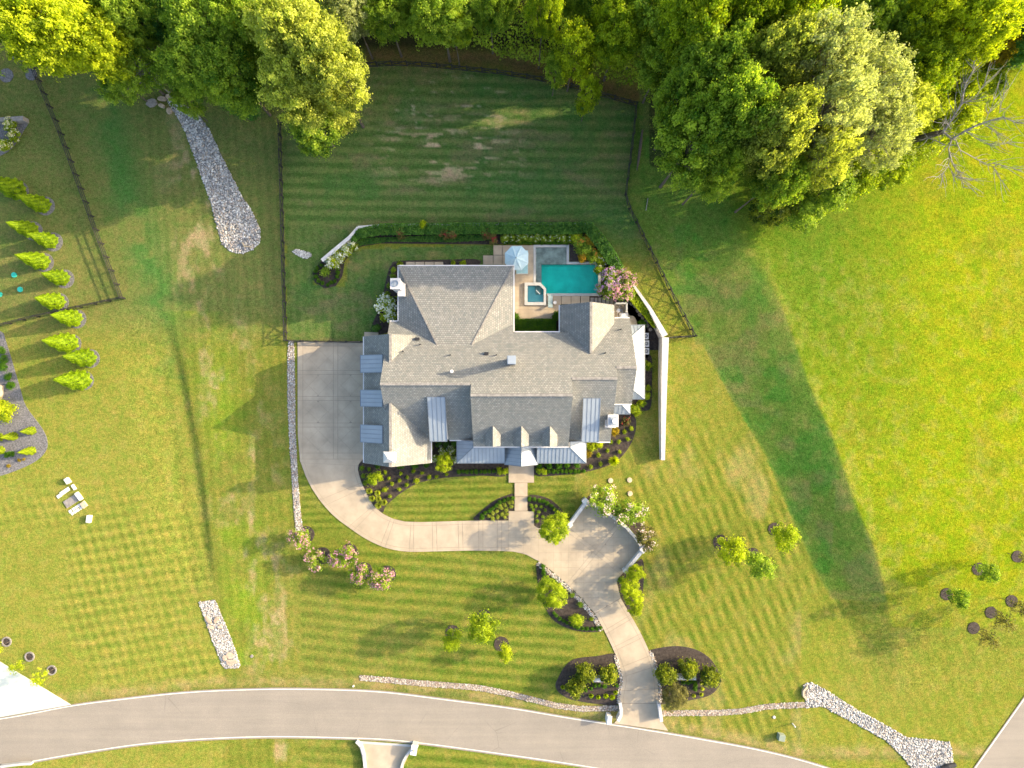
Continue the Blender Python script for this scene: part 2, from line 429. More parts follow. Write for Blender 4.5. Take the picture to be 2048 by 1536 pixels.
LM = {k: leaf_mat('leaf_' + k, *v) for k, v in LEAF.items()}
def petal(name, A, B): return leaf_mat('petal_' + name, A, B, 0.2)
PM = {'pink': petal('pink', (0.36, 0.14, 0.22), (0.70, 0.38, 0.46)), 'purple': petal('purple', (0.24, 0.12, 0.30), (0.55, 0.34, 0.56)),
      'blush': petal('blush', (0.50, 0.36, 0.33), (0.80, 0.66, 0.60)), 'white': petal('white', (0.55, 0.56, 0.40), (0.85, 0.85, 0.72)),
      'red': petal('red', (0.16, 0.01, 0.02), (0.45, 0.04, 0.06)), 'orange': petal('orange', (0.4, 0.12, 0.02), (0.7, 0.3, 0.04)),
      'cream': petal('cream', (0.42, 0.40, 0.18), (0.75, 0.70, 0.42))}
# ---------------------------------------------------------------- the ground sheet with its grass colours
def stripes(u, v, ang, per, seed, sharp=2.2, wob=6):
    a = math.radians(ang); w = (fbm(u, v, 160, seed, 2) - 0.5) * wob
    s_ = np.sin(2*math.pi*((-u*math.sin(a)+v*math.cos(a))+w)/per)
    return np.tanh(s_*sharp)
def soft(u, v, poly, edge=6, seed=90):
    """1 inside the polygon with a slightly ragged edge"""
    du = (fbm(u, v, 26, seed, 2)-0.5)*edge*2; dv = (fbm(u, v, 26, seed+5, 2)-0.5)*edge*2
    return inpoly(u+du, v+dv, poly).astype(float)
def grass_colour(u, v):
    n = len(u); c3 = lambda r, g, b: np.array([r, g, b])[None, :]
    big = fbm(u, v, 260, 21); mid = fbm(u, v, 70, 31); fin = fbm(u, v, 18, 41); fib = fbm(u*0.35, v, 22, 51)
    C = np.repeat(c3(0.138, 0.158, 0.026), n, 0)
    def blend(w, col): nonlocal C; C = C*(1-w[:, None]) + col*w[:, None]
    def mul(w, f): nonlocal C; C = C*(1+w[:, None]*(np.array(f)[None, :]-1))
    xl = np.interp(v, LB[0], LB[1]); xr = np.interp(v, RB[0], RB[1])
    # neighbour's lawn, west
    dc = np.interp(v, DC[0], DC[1])
    nb = (u < dc).astype(float)*(v > 560)
    blend(nb, c3(0.174, 0.190, 0.034))
    st = 0.55*stripes(u, v, -8, 21, 61, 2.5)+0.5*stripes(u, v, 72, 19, 62, 2.5)
    zone = nb*sstep(v, 900, 1080)*(1-sstep(v, 1350, 1385))*sstep(u, 20+(v-1150)*0.6, 90+(v-1150)*0.6)*sstep(fbm(u, v, 120, 66, 2), 0.1, 0.45)
    mul(zone*st*(0.55+0.9*fbm(u, v, 60, 88, 2)), (0.70, 0.80, 0.74))
    # north-west lawns
    nw = (v < 720)*(u < 570)*1.0
    blend(nw*(1-sstep(v, 600, 720)), c3(0.115, 0.138, 0.040))
    gz = np.exp(-((u-np.interp(v, [100, 250, 400, 560, 700], [190, 215, 255, 310, 345]))/42)**2)*(v < 760)*sstep(v, 90, 240)
    blend(gz*0.8*sstep(mid, 0.3, 0.6), c3(0.045, 0.135, 0.030))
    lg = np.exp(-((u-np.interp(v, [600, 800, 1100, 1300], [375, 440, 480, 500]))/40)**2)*(v > 620)*(v < 1330)
    blend(lg*0.6*sstep(mid, 0.35, 0.6), c3(0.150, 0.230, 0.018))
    # ditch bank: shade of its west-facing slope painted in, with a fainter line beside
    dk = np.exp(-((u-dc)/9)**2)*sstep(v, 560, 700)*(1-sstep(v, 1180, 1330)); blend(dk*0.35*sstep(fin, 0.3, 0.6), c3(0.085, 0.115, 0.024))
    dk = np.exp(-((u-dc+34)/7)**2)*sstep(v, 700, 760)*(1-sstep(v, 1100, 1300)); blend(dk*0.30, c3(0.085, 0.105, 0.02))
    ws = (u > dc)*(u < 600)*(v > 180)*1.0
    mul(ws*stripes(u, v, 86, 19, 63, 1.2), (0.88, 0.92, 0.9))
    bare = ws*sstep(fbm(u, v*0.45, 30, 71), 0.52, 0.66)*np.exp(-((u-np.interp(v, [500, 700, 1100, 1330], [400, 440, 520, 560]))/60)**2)
    blend(bare*0.7*(0.35+0.65*sstep(fin, 0.42, 0.55)), c3(0.30, 0.24, 0.135))
    # back yard inside the black fence: greener grass, tree shade painted in
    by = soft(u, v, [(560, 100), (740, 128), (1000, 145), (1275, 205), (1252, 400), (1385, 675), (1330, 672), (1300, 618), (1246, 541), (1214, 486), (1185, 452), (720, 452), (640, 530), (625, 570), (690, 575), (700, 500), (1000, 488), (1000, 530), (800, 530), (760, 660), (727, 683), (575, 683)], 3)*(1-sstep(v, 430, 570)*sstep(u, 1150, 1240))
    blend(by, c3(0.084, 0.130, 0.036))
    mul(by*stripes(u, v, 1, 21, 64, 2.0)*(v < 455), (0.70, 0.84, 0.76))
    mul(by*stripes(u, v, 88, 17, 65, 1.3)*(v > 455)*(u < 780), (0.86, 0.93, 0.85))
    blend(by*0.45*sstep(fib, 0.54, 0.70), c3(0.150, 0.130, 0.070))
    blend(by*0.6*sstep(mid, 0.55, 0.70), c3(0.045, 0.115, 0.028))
    strk = by*np.exp(-((u-900)/115)**2)*np.exp(-((v-300)/55)**2)*sstep(fbm(u*0.16, v, 7, 75), 0.55, 0.64)
    blend(np.clip(strk*1.2, 0, 1), c3(0.40, 0.31, 0.19))
    strk = by*np.exp(-((u-880)/150)**2)*np.exp(-((v-215)/60)**2)*sstep(fbm(u*0.2, v, 7, 78), 0.66, 0.74)
    blend(strk*0.6, c3(0.40, 0.33, 0.24))
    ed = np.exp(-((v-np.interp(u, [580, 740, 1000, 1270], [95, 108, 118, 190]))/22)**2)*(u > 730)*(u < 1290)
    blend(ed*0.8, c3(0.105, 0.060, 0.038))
    # front lawns
    fl = (u > 600)*(v > 920)*1.0*(u < 1240)
    blend(fl, c3(0.118, 0.146, 0.023))
    mul(fl*stripes(u, v, 5, 22, 67, 1.6)*(v > 1090), (0.66, 0.82, 0.72))
    mul(fl*stripes(u, v, -1, 15, 68, 1.8)*(v <= 1060), (0.70, 0.80, 0.74))
    rl = (u > 1150)*(u < xl)*(v > 640)*1.0
    blend(rl, c3(0.142, 0.160, 0.025))
    rl2 = rl + (u >= xl)*(u < xl+260)*(v > 1180)*1.0; rl2 = np.clip(rl2, 0, 1)
    mul(rl2*(0.65*stripes(u, v, 64, 21, 69, 2.4)+0.40*stripes(u, v, 79, 19, 70, 2.0))*sstep(v, 760, 960)*(u > 1240), (0.66, 0.80, 0.70))
    blend(rl*0.30*sstep(fbm(u, v*0.6, 90, 81), 0.55, 0.72), c3(0.30, 0.24, 0.125))
    # the bank, its slope's shade put into the grass colour, and the meadow above
    sw = 5+60*(1-sstep(v, 470, 620))
    fz = ((u > np.interp(v, [200, 400, 673], [1275, 1250, 1388]))*(v < 690)*(v > 200)*(u < xl+20)).astype(float); blend(fz*0.9, c3(0.062, 0.120, 0.022))  # tree shade painted into the grass between fence and bank
    bk = ((u >= xl-4)*(u < xr+sw)*(v < 1200)).astype(float)
    blend(bk*sstep(u, xl-10, xl+4), c3(0.090, 0.155, 0.026))
    blend(bk*0.5*sstep(mid, 0.52, 0.68), c3(0.135, 0.135, 0.055))
    blend(bk*0.55*sstep(fbm(u, v, 46, 83), 0.56, 0.68), c3(0.040, 0.150, 0.020))
    sw = 5+60*(1-sstep(v, 470, 620)); md = sstep(u, xr-sw, xr+sw)*(v < 1250)
    blend(md, c3(0.145, 0.190, 0.010))
    blend(md*0.75*sstep(u, 1640, 1980), c3(0.178, 0.218, 0.008))
    blend(md*0.35*sstep(mid, 0.52, 0.72), c3(0.165, 0.155, 0.022))
    ng = md*(1-sstep(v, 480, 980))*(1-sstep(u, 1600, 1900)); blend(ng*0.9, c3(0.072, 0.132, 0.014))  # upper meadow coloured darker to stand for shade, fading eastward
    blend(md*0.40*sstep(fbm(u, v, 60, 85), 0.56, 0.70), c3(0.100, 0.150, 0.010))
    crest = np.exp(-((u-xr-8+(mid-0.5)*40)/16)**2)*(v > 560)*(v < 1180); blend(crest*0.35*sstep(fin, 0.35, 0.55), c3(0.22, 0.22, 0.05))
    lw = sstep(v, 1120, 1260)*(u > 1600)
    blend(lw*0.7, c3(0.165, 0.185, 0.026))
    # edges of the road and shoulders
    yr = np.interp(u, [0, 142, 375, 640, 887, 1149, 1400, 1600], [1437, 1411, 1384, 1378, 1398, 1437, 1477, 1520])
    sh = np.exp(-((v-yr+16)/13)**2)*(0.4+0.6*sstep(fin, 0.4, 0.6)); blend(sh*0.7, c3(0.26, 0.20, 0.095))
    sh = np.exp(-((v-yr+5)/5)**2); blend(sh*0.5, c3(0.10, 0.11, 0.035))
    # far east road verge
    # general mottling
    blend(0.18*sstep(big, 0.5, 0.68)*(1-md), c3(0.20, 0.18, 0.055))
    blend(0.20*sstep(fin, 0.56, 0.72)*(v > 500), c3(0.23, 0.205, 0.065))
    mul(sstep(fin, 0.58, 0.36)*0.0 + (fin < 0.42)*0.35, (0.72, 0.82, 0.75))
    # woodland floor to the north
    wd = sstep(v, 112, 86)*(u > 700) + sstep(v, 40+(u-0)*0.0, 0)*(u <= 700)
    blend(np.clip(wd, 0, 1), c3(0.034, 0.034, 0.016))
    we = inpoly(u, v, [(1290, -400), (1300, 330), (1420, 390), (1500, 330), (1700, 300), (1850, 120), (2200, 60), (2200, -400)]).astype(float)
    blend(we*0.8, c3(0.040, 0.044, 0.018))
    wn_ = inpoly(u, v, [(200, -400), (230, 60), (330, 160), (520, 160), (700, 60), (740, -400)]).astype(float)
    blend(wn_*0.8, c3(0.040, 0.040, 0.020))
    far = (v < -260)|(u > 2500)|(u < -500)
    blend(far.astype(float), c3(0.085, 0.115, 0.022))
    return np.clip(C, 0.004, 0.9)

far_a = [-40000, -15000, -6000, -2500, -1200, -600, -300, -150]
us = np.array(far_a + list(np.arange(-60, 2112, 4)) + [2150, 2260, 2500, 3000, 4500, 8000, 17000, 42000], float)
vs = np.array(far_a + list(np.arange(-60, 1600, 4)) + [1650, 1760, 2000, 2600, 4000, 8000, 17000, 42000], float)
UU, VV = np.meshgrid(us, vs); uf, vf = UU.ravel(), VV.ravel()
fade = sstep(uf, -400, -60)*sstep(-uf, -2500, -2112)*sstep(vf, -600, -60)*sstep(-vf, -1900, -1600)
hz = terrain(uf, vf)*fade + (fbm(uf, vf, 40, 95, 3)-0.5)*0.0
GV = np.stack([(uf-1024)*S, (768-vf)*S, hz], 1)
nx, ny = len(us), len(vs)
ii, jj = np.meshgrid(np.arange(nx-1), np.arange(ny-1)); b0 = (jj*nx+ii).ravel()
GF = np.stack([b0, b0+nx, b0+nx+1, b0+1], 1)
POOL = [(1069, 493), (1136, 493), (1136, 526), (1199, 526), (1199, 590), (1089, 590), (1089, 607), (1052, 607), (1052, 569), (1069, 569)]
cu = (uf[GF[:, 0]]+uf[GF[:, 2]])/2; cv = (vf[GF[:, 0]]+vf[GF[:, 2]])/2
near = (np.abs(uf[GF[:, 0]]-uf[GF[:, 2]]) < 10)
GF = GF[~(inpoly(cu, cv, POOL) & near)]
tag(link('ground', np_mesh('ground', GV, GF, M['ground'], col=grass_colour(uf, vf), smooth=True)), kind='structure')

# ---------------------------------------------------------------- roads
ROAD_N = [(-700, 1500), (-300, 1478), (0, 1437), (142, 1411), (250, 1397), (375, 1384), (512, 1378), (637, 1378), (762, 1383), (887, 1398), (1024, 1416), (1149, 1437), (1274, 1456), (1399, 1477), (1536, 1503), (1656, 1536), (1800, 1590), (2100, 1730), (2500, 1950)]
ROAD_S = [(-700, 1620), (-300, 1580), (0, 1534), (175, 1504), (325, 1484), (512, 1474), (687, 1476), (812, 1483), (1024, 1511), (1196, 1537), (1330, 1562), (1500, 1605), (1700, 1680), (2000, 1830), (2400, 2060)]
RN = smooth_poly(ROAD_N, 5, False); RS = smooth_poly(ROAD_S, 5, False)
RNo = offset_line(RN, -2.5); RSo = offset_line(RS, 3)
def strip_between(name, A, B, z, mat, ntag='structure', n=120):
    def at(L, t):
        d = [0]
        for a, b in zip(L, L[1:]): d.append(d[-1]+math.hypot(b[0]-a[0], b[1]-a[1]))
        return np.interp(t*d[-1], d, [p[0] for p in L]), np.interp(t*d[-1], d, [p[1] for p in L])
    ts = np.linspace(0, 1, n+1); V = []
    ax, ay = at(A, ts); bx, by_ = at(B, ts)
    for i in range(n+1): V += [tuple(G(ax[i], ay[i], z)), tuple(G(bx[i], by_[i], z))]
    F = [(2*i, 2*i+1, 2*i+3, 2*i+2) for i in range(n)]
    return link(name, np_mesh(name, V, F, mat))
road = tag(strip_between('road', RNo, RSo, 0.05, M['asphalt']), kind='structure')
for A in ((RN, 1.6), (RS, -1.6)):
    o = strip_between('road_line', A[0], offset_line(A[0], A[1]), 0.056, M['line'], n=200); o.parent = road
ROAD2 = [(2600, 620), (2048, 1392), (1946, 1536), (1700, 1880)]
road2 = tag(strip_between('side_road', ROAD2, [(p[0]+150, p[1]+70) for p in ROAD2], 0.062, M['asphalt']), kind='structure')
o = strip_between('road_line', offset_line(ROAD2, -4), offset_line(ROAD2, -2), 0.068, M['line']); o.parent = road2

# ---------------------------------------------------------------- driveway: base slab, jointed panels on it
DRIVE = [(595, 683), (727, 683), (727, 918), (718, 928), (716, 940), (722, 962), (735, 990), (747, 1011), (765, 1027), (785, 1037), (810, 1043), (845, 1044), (950, 1041), (1017, 1041),
 (1017, 1022), (1068, 1022), (1068, 1051), (1077, 1056), (1100, 1058), (1139, 1050), (1173, 1004), (1213, 1027), (1252, 1056), (1278, 1088), (1285, 1100), (1249, 1142), (1236, 1156), (1234, 1166),
 (1241, 1195), (1258, 1225), (1276, 1256), (1290, 1284), (1302, 1312), (1312, 1343), (1316, 1373), (1317, 1406), (1322, 1440), (1336, 1461), (1228, 1446), (1239, 1434), (1240, 1406), (1246, 1361), (1241, 1338), (1227, 1300), (1208, 1260), (1190, 1228),
 (1164, 1197), (1134, 1167), (1103, 1141), (1077, 1122), (1053, 1109), (1028, 1103), (985, 1101), (940, 1101), (853, 1103), (814, 1103), (781, 1098), (755, 1089), (726, 1074), (697, 1054), (667, 1031), (638, 998), (618, 966), (605, 935), (600, 910), (596, 870)]
drive = tag(slab('driveway', DRIVE, -0.05, 0.060, M['joint']), kind='structure')
def lerp(a, b, t): return (a[0]+(b[0]-a[0])*t, a[1]+(b[1]-a[1])*t)
def panel(cell, region=None, gap=0.35, z=0.078, parent=drive, mat=None, name='panel', z0=0.03):
    cx = sum(p[0] for p in cell)/len(cell); cy = sum(p[1] for p in cell)/len(cell)
    c2 = []
    if area(cell) < 0: cell = cell[::-1]
    n = len(cell)
    lines = []
    for i in range(n):            # inset the convex cell
        a, b = cell[i], cell[(i+1) % n]; L = math.hypot(b[0]-a[0], b[1]-a[1]) or 1
        nx_, ny_ = -(b[1]-a[1])/L, (b[0]-a[0])/L; lines.append(((a[0]+nx_*gap, a[1]+ny_*gap), (b[0]-a[0], b[1]-a[1])))
    for i in range(n):
        p, d = lines[i-1]; q, e = lines[i]; den = d[0]*e[1]-d[1]*e[0]
        if abs(den) < 1e-6: c2.append(q); continue
        t = ((q[0]-p[0])*e[1]-(q[1]-p[1])*e[0])/den; c2.append((p[0]+d[0]*t, p[1]+d[1]*t))
    poly = clip_to(region, c2) if region else c2
    if len(poly) < 3 or abs(area(poly)) < 12: return None
    return slab(name, poly, z0, z+rnd.uniform(-0.002, 0.002), mat or M['concrete'], parent)
def line_at(L, t):
    d = [0]
    for a, b in zip(L, L[1:]): d.append(d[-1]+math.hypot(b[0]-a[0], b[1]-a[1]))
    return (float(np.interp(t*d[-1], d, [p[0] for p in L])), float(np.interp(t*d[-1], d, [p[1] for p in L])))
def sub(L, t0, t1, n=4): return [line_at(L, t0+(t1-t0)*i/n) for i in range(n+1)]
def strip_panels(A, B, stations, band=7.0, region=None):
    """A, B: the two edges; stations: list of t where cross joints fall (pairs close together make bands)"""
    AD = resample(A, 0.5)
    def pt(t, s_):      # s_ in px from A, measured towards B
        b = line_at(B, t)
        if t <= 0: a = A[0]
        elif t >= 1: a = A[-1]
        else: a = min(AD, key=lambda q: (q[0]-b[0])**2+(q[1]-b[1])**2)
        L = math.hypot(b[0]-a[0], b[1]-a[1]); return lerp(a, b, s_/L), L
    for t0, t1 in zip(stations, stations[1:]):
        L0 = pt(t0, 0)[1]; L1 = pt(t1, 0)[1]
        n = 3 if (t1-t0) > 0.05 else 1
        def poly(s0a, s1a, fromB=False):
            lo = []; hi = []
            for i in range(n+1):
                t = t0+(t1-t0)*i/n; L = pt(t, 0)[1]
                lo.append(pt(t, s0a if s0a >= 0 else L+s0a)[0]); hi.append(pt(t, s1a if s1a > 0 else L+s1a)[0])
            return lo+hi[::-1]
        for s0, s1 in ((0.001, band), (band, -band), (-band, -0.001)):
            pl = poly(s0, s1); 
            # shrink about the centre line ends only
            cx = sum(p[0] for p in pl)/len(pl); cy = sum(p[1] for p in pl)/len(pl)
            m_ = len(pl)//2; q = []
            lo, hi = pl[:m_], pl[m_:][::-1]
            g_ = 0.32
            lo2 = []; hi2 = []
            for i, (a, b) in enumerate(zip(lo, hi)):
                L = math.hypot(b[0]-a[0], b[1]-a[1]) or 1
                ga = 0 if s0 == 0.001 else g_; gb = 0 if s1 == -0.001 else g_
                a2, b2 = lerp(a, b, ga/L), lerp(a, b, 1-gb/L)
                if i == 0: a2 = lerp(a2, lo[1], g_/max(0.1, math.dist(a2, lo[1]))); b2 = lerp(b2, hi[1], g_/max(0.1, math.dist(b2, hi[1])))
                if i == m_-1: a2 = lerp(a2, lo[-2], g_/max(0.1, math.dist(a2, lo[-2]))); b2 = lerp(b2, hi[-2], g_/max(0.1, math.dist(b2, hi[-2])))
                lo2.append(a2); hi2.append(b2)
            slab('panel', lo2+hi2[::-1], 0.03, 0.078, M['concrete'], drive)
# the court in front of the garage
xs_ = [595.3, 606, 667, 676, 727]; ys_ = [683.3, 692, 741, 749, 793, 801, 846, 854, 906, 918]
COURT = [(595, 683), (727, 683), (727, 918), (600.3, 918), (599, 905), (596, 870)]
for i in range(4):
    for j in range(9):
        x0, x1, y0, y1 = xs_[i], xs_[i+1], ys_[j], ys_[j+1]
        big_ = (x1-x0) > 20 and (y1-y0) > 20
        if not big_: panel([(x0, y0), (x1, y0), (x1, y1), (x0, y1)], COURT); continue
        cx, cy = (x0+x1)/2, (y0+y1)/2; q = 27.0
        cellb = [(x0+.3, y0+.3), (x1-.3, y0+.3), (x1-.3, y1-.3), (x0+.3, y1-.3)]
        for a in range(-2, 3):
            for b in range(-2, 3):
                ox, oy = cx+(a-b)*q*0.7071, cy+(a+b)*q*0.7071; h_ = q*0.7071
                pl = clip_to(cellb, [(ox, oy-h_), (ox+h_, oy), (ox, oy+h_), (ox-h_, oy)])
                if len(pl) >= 3 and abs(area(pl)) > 12: panel(pl, None, 0.16)
# the curved lane
IN = [(716, 928), (716, 940), (722, 962), (735, 990), (747, 1011), (765, 1027), (785, 1037), (810, 1043), (845, 1044), (950, 1041), (1017, 1041)]
OUT = [(599.5, 916), (605, 935), (618, 966), (638, 998), (667, 1031), (697, 1054), (726, 1074), (755, 1089), (781, 1098), (814, 1103), (853, 1103), (940, 1101), (1017, 1102)]
panel([(599.5, 918.3), (724, 918.3), (718, 928), (716, 931), (601.5, 925)], None, 0.0)
IN2 = smooth_poly([(716, 931)]+IN[1:], 4, False); OUT2 = smooth_poly([(602, 925)]+OUT[1:], 4, False)
strip_panels(IN2, OUT2, [0, 0.17, 0.20, 0.33, 0.355, 0.48, 0.50, 0.60, 0.617, 0.695, 0.712, 0.80, 0.817, 0.88, 0.897, 0.955, 0.972, 1.0])
# walk and landings
for r_ in ([(1017.4, 1022), (1067.6, 1022), (1067.6, 1041.6), (1017.4, 1041.6)],): panel(r_, None, 0.2)
# turning court
T1 = [(1017, 1042), (1068, 1042), (1068, 1051), (1077, 1056), (1100, 1058), (1139, 1050), (1173, 1004), (1213, 1027), (1252, 1056), (1278, 1088), (1285, 1100), (1249, 1142), (1236, 1156), (1234, 1166), (1241, 1195), (1190, 1226), (1164, 1197), (1134, 1167), (1103, 1141), (1077, 1122), (1053, 1109), (1028, 1103), (1017, 1102)]
# two diagonal bands crossing at (1190,1105), square joints between them
cxr, cyr = 1191.5, 1103.5
d1 = (0.78, 0.625); d2 = (0.64, -0.768)      # directions of the crossing bands
def halfband(t, w):
    return t
def uvp(a, b): return (cxr+d1[0]*a+d2[0]*b, cyr+d1[1]*a+d2[1]*b)
bw = 4.2
for sa in (-1, 1):
    for sb in (-1, 1):
        quad = [uvp(sa*bw, sb*bw), uvp(sa*260, sb*bw), uvp(sa*260, sb*260), uvp(sa*bw, sb*260)]
        for gx in range(1017, 1300, 15):
            for gy in range(1000, 1240, 15):
                cell = [(gx, gy), (gx+15, gy), (gx+15, gy+15), (gx, gy+15)]
                qq = quad if area(quad) > 0 else quad[::-1]
                pl = clip_to(cell, qq)
                if len(pl) >= 3 and abs(area(pl)) > 14:
                    panel(pl, T1, 0.14)
for a0, a1 in ((-260, -bw), (bw, 260)):
    for b0_, b1_ in ((a0, a1),):
        for k in range(6):
            s0 = a0+(a1-a0)*k/6; s1 = a0+(a1-a0)*(k+1)/6
            panel([uvp(s0, -bw), uvp(s1, -bw), uvp(s1, bw), uvp(s0, bw)], T1, 0.3)
            panel([uvp(-bw, s0), uvp(bw, s0), uvp(bw, s1), uvp(-bw, s1)], T1, 0.3)
panel([uvp(-bw, -bw), uvp(bw, -bw), uvp(bw, bw), uvp(-bw, bw)], None, 0.3)
# the lane to the road
WE = [(1190, 1227), (1208, 1260), (1227, 1300), (1241, 1338), (1246, 1361), (1241, 1385), (1240, 1406)]
EE = [(1241, 1196), (1258, 1225), (1276, 1256), (1290, 1284), (1302, 1312), (1312, 1343), (1316, 1373), (1317, 1406)]
strip_panels(smooth_poly(EE, 4, False), smooth_poly(WE, 4, False), [0, 0.20, 0.24, 0.40, 0.44, 0.62, 0.72, 0.87, 1.0], 7.0)
slab('panel', [(1240.3, 1406.8), (1316.8, 1406.8), (1322, 1440), (1336, 1461), (1228, 1446), (1239, 1434)], 0.03, 0.078, M['concrete'], drive)
# front walk
walk = tag(slab('front_walk', [(1017, 928), (1068, 928), (1068, 965), (1055, 965), (1055, 1021.5), (1029, 1021.5), (1029, 965), (1017, 965)], -0.05, 0.09, M['joint']), kind='structure')
for r_ in ([(1017.2, 928), (1067.8, 928), (1067.8, 965), (1017.2, 965)], [(1029.2, 965.4), (1054.8, 965.4), (1054.8, 992.5), (1029.2, 992.5)], [(1029.2, 993.6), (1054.8, 993.6), (1054.8, 1021.3), (1029.2, 1021.3)]):
    panel(r_, None, 0.2, 0.16, walk, M['paver'], 'slab')
# other drives
nd = tag(slab('neighbour_driveway', [(-60, 1290), (0, 1323), (142, 1409), (0, 1434), (-60, 1444)], -0.05, 0.064, M['chalk']), kind='structure')
for i in range(4):
    for j in range(4): 
        x0, y0 = -60+50*i, 1290+40*j; panel([(x0, y0), (x0+50, y0+26), (x0+50, y0+66), (x0, y0+40)], [(-60, 1291), (0, 1324), (140, 1409), (0, 1433), (-60, 1443)], 0.35, 0.08, nd, M['chalk'])
ad = tag(slab('opposite_driveway', [(711, 1481), (838, 1490), (822, 1500), (808, 1530), (800, 1600), (735, 1600), (728, 1530), (720, 1497)], -0.05, 0.064, M['concrete']), kind='structure')
slab('kerb', [(711, 1481), (838, 1490), (836, 1494), (716, 1486)], 0.05, 0.085, M['coping'], ad)

# ---------------------------------------------------------------- mulch beds and gravel
def bed(poly, name='mulch_bed', mat='mulch', z=0.045, n=4):
    pl = smooth_poly(poly, n) if n > 1 else poly
    return tag(slab(name, pl, -0.1, z, M[mat]), kind='structure')
bed([(727, 915), (716, 936), (722, 962), (736, 992), (747, 1011), (765, 1025), (771, 1013), (794, 992), (824, 972), (843, 964), (892, 955), (960, 951), (1016, 950), (1016, 905), (914, 870), (860, 870), (860, 905)])
bed([(1069, 905), (1069, 949), (1122, 950), (1174, 943), (1208, 934), (1234, 921), (1251, 904), (1264, 883), (1271, 861), (1272, 839), (1262, 822), (1288, 822), (1302, 812), (1304, 760), (1304, 718), (1296, 708), (1284, 700), (1262, 760), (1215, 800), (1170, 870)])
bed([(1016, 1040), (949, 1040), (960, 1024), (989, 1001), (1012, 991), (1028, 989), (1028, 1021), (1017, 1022)], n=3)
bed([(1056, 991), (1086, 993), (1108, 1004), (1127, 1025), (1133, 1045), (1126, 1053), (1100, 1058), (1078, 1056), (1069, 1050), (1069, 1021), (1056, 1021)], n=3)
bed([(1076, 1124), (1103, 1143), (1134, 1169), (1164, 1199), (1190, 1230), (1205, 1259), (1176, 1264), (1141, 1258), (1112, 1244), (1092, 1218), (1075, 1160)])
bed([(1232, 1308), (1194, 1312), (1152, 1317), (1131, 1331), (1117, 1354), (1111, 1373), (1124, 1390), (1152, 1401), (1199, 1408), (1236, 1408), (1241, 1362), (1240, 1338)])
bed([(1297, 1303), (1316, 1296), (1356, 1292), (1394, 1300), (1422, 1319), (1440, 1350), (1440, 1368), (1422, 1389), (1387, 1399), (1328, 1408), (1319, 1406), (1318, 1373), (1313, 1343), (1304, 1315)])
bed([(1236, 1158), (1254, 1140), (1268, 1128), (1284, 1118), (1288, 1140), (1286, 1180), (1282, 1215), (1270, 1232), (1256, 1220), (1242, 1192)])
bed([(1168, 1000), (1180, 1006), (1214, 1022), (1254, 1050), (1282, 1084), (1292, 1096), (1298, 1078), (1284, 1050), (1254, 1024), (1214, 1002), (1186, 990)])
bed([(644, 520), (700, 474), (716, 458), (1185, 454), (1215, 490), (1250, 545), (1300, 612), (1330, 668), (1322, 700), (1296, 700), (1250, 645), (1230, 612), (1200, 598), (1203, 520), (1140, 486), (985, 489), (760, 487), (715, 494), (690, 520), (685, 552), (672, 572), (650, 577), (630, 565), (625, 545)], n=1)
bed([(797, 522), (783, 530), (776, 545), (768, 580), (763, 610), (748, 640), (742, 662), (765, 668), (812, 640), (812, 560), (900, 560), (955, 532), (955, 519), (900, 519)])
bed([(1027, 620), (1040, 640), (1104, 640), (1122, 618), (1122, 672), (1024, 672)], n=1)
bed([(1228, 606), (1252, 606), (1275, 622), (1290, 650), (1300, 680), (1296, 716), (1284, 700), (1270, 645), (1226, 645)], n=3)
bed([(1139.5, 484), (1205, 484), (1214, 524), (1202, 536), (1191, 523), (1139.5, 523)], n=1, z=0.07)
# slate and gravel of the western neighbour
bed([(-60, 640), (0, 662), (12, 682), (40, 775), (52, 812), (84, 856), (95, 882), (90, 905), (62, 928), (0, 952), (-60, 960)], 'slate_bed', 'slate')
bed([(-60, 241), (49, 241), (47, 262), (28, 292), (0, 312), (-60, 320)], 'slate_bed', 'slate', n=2)

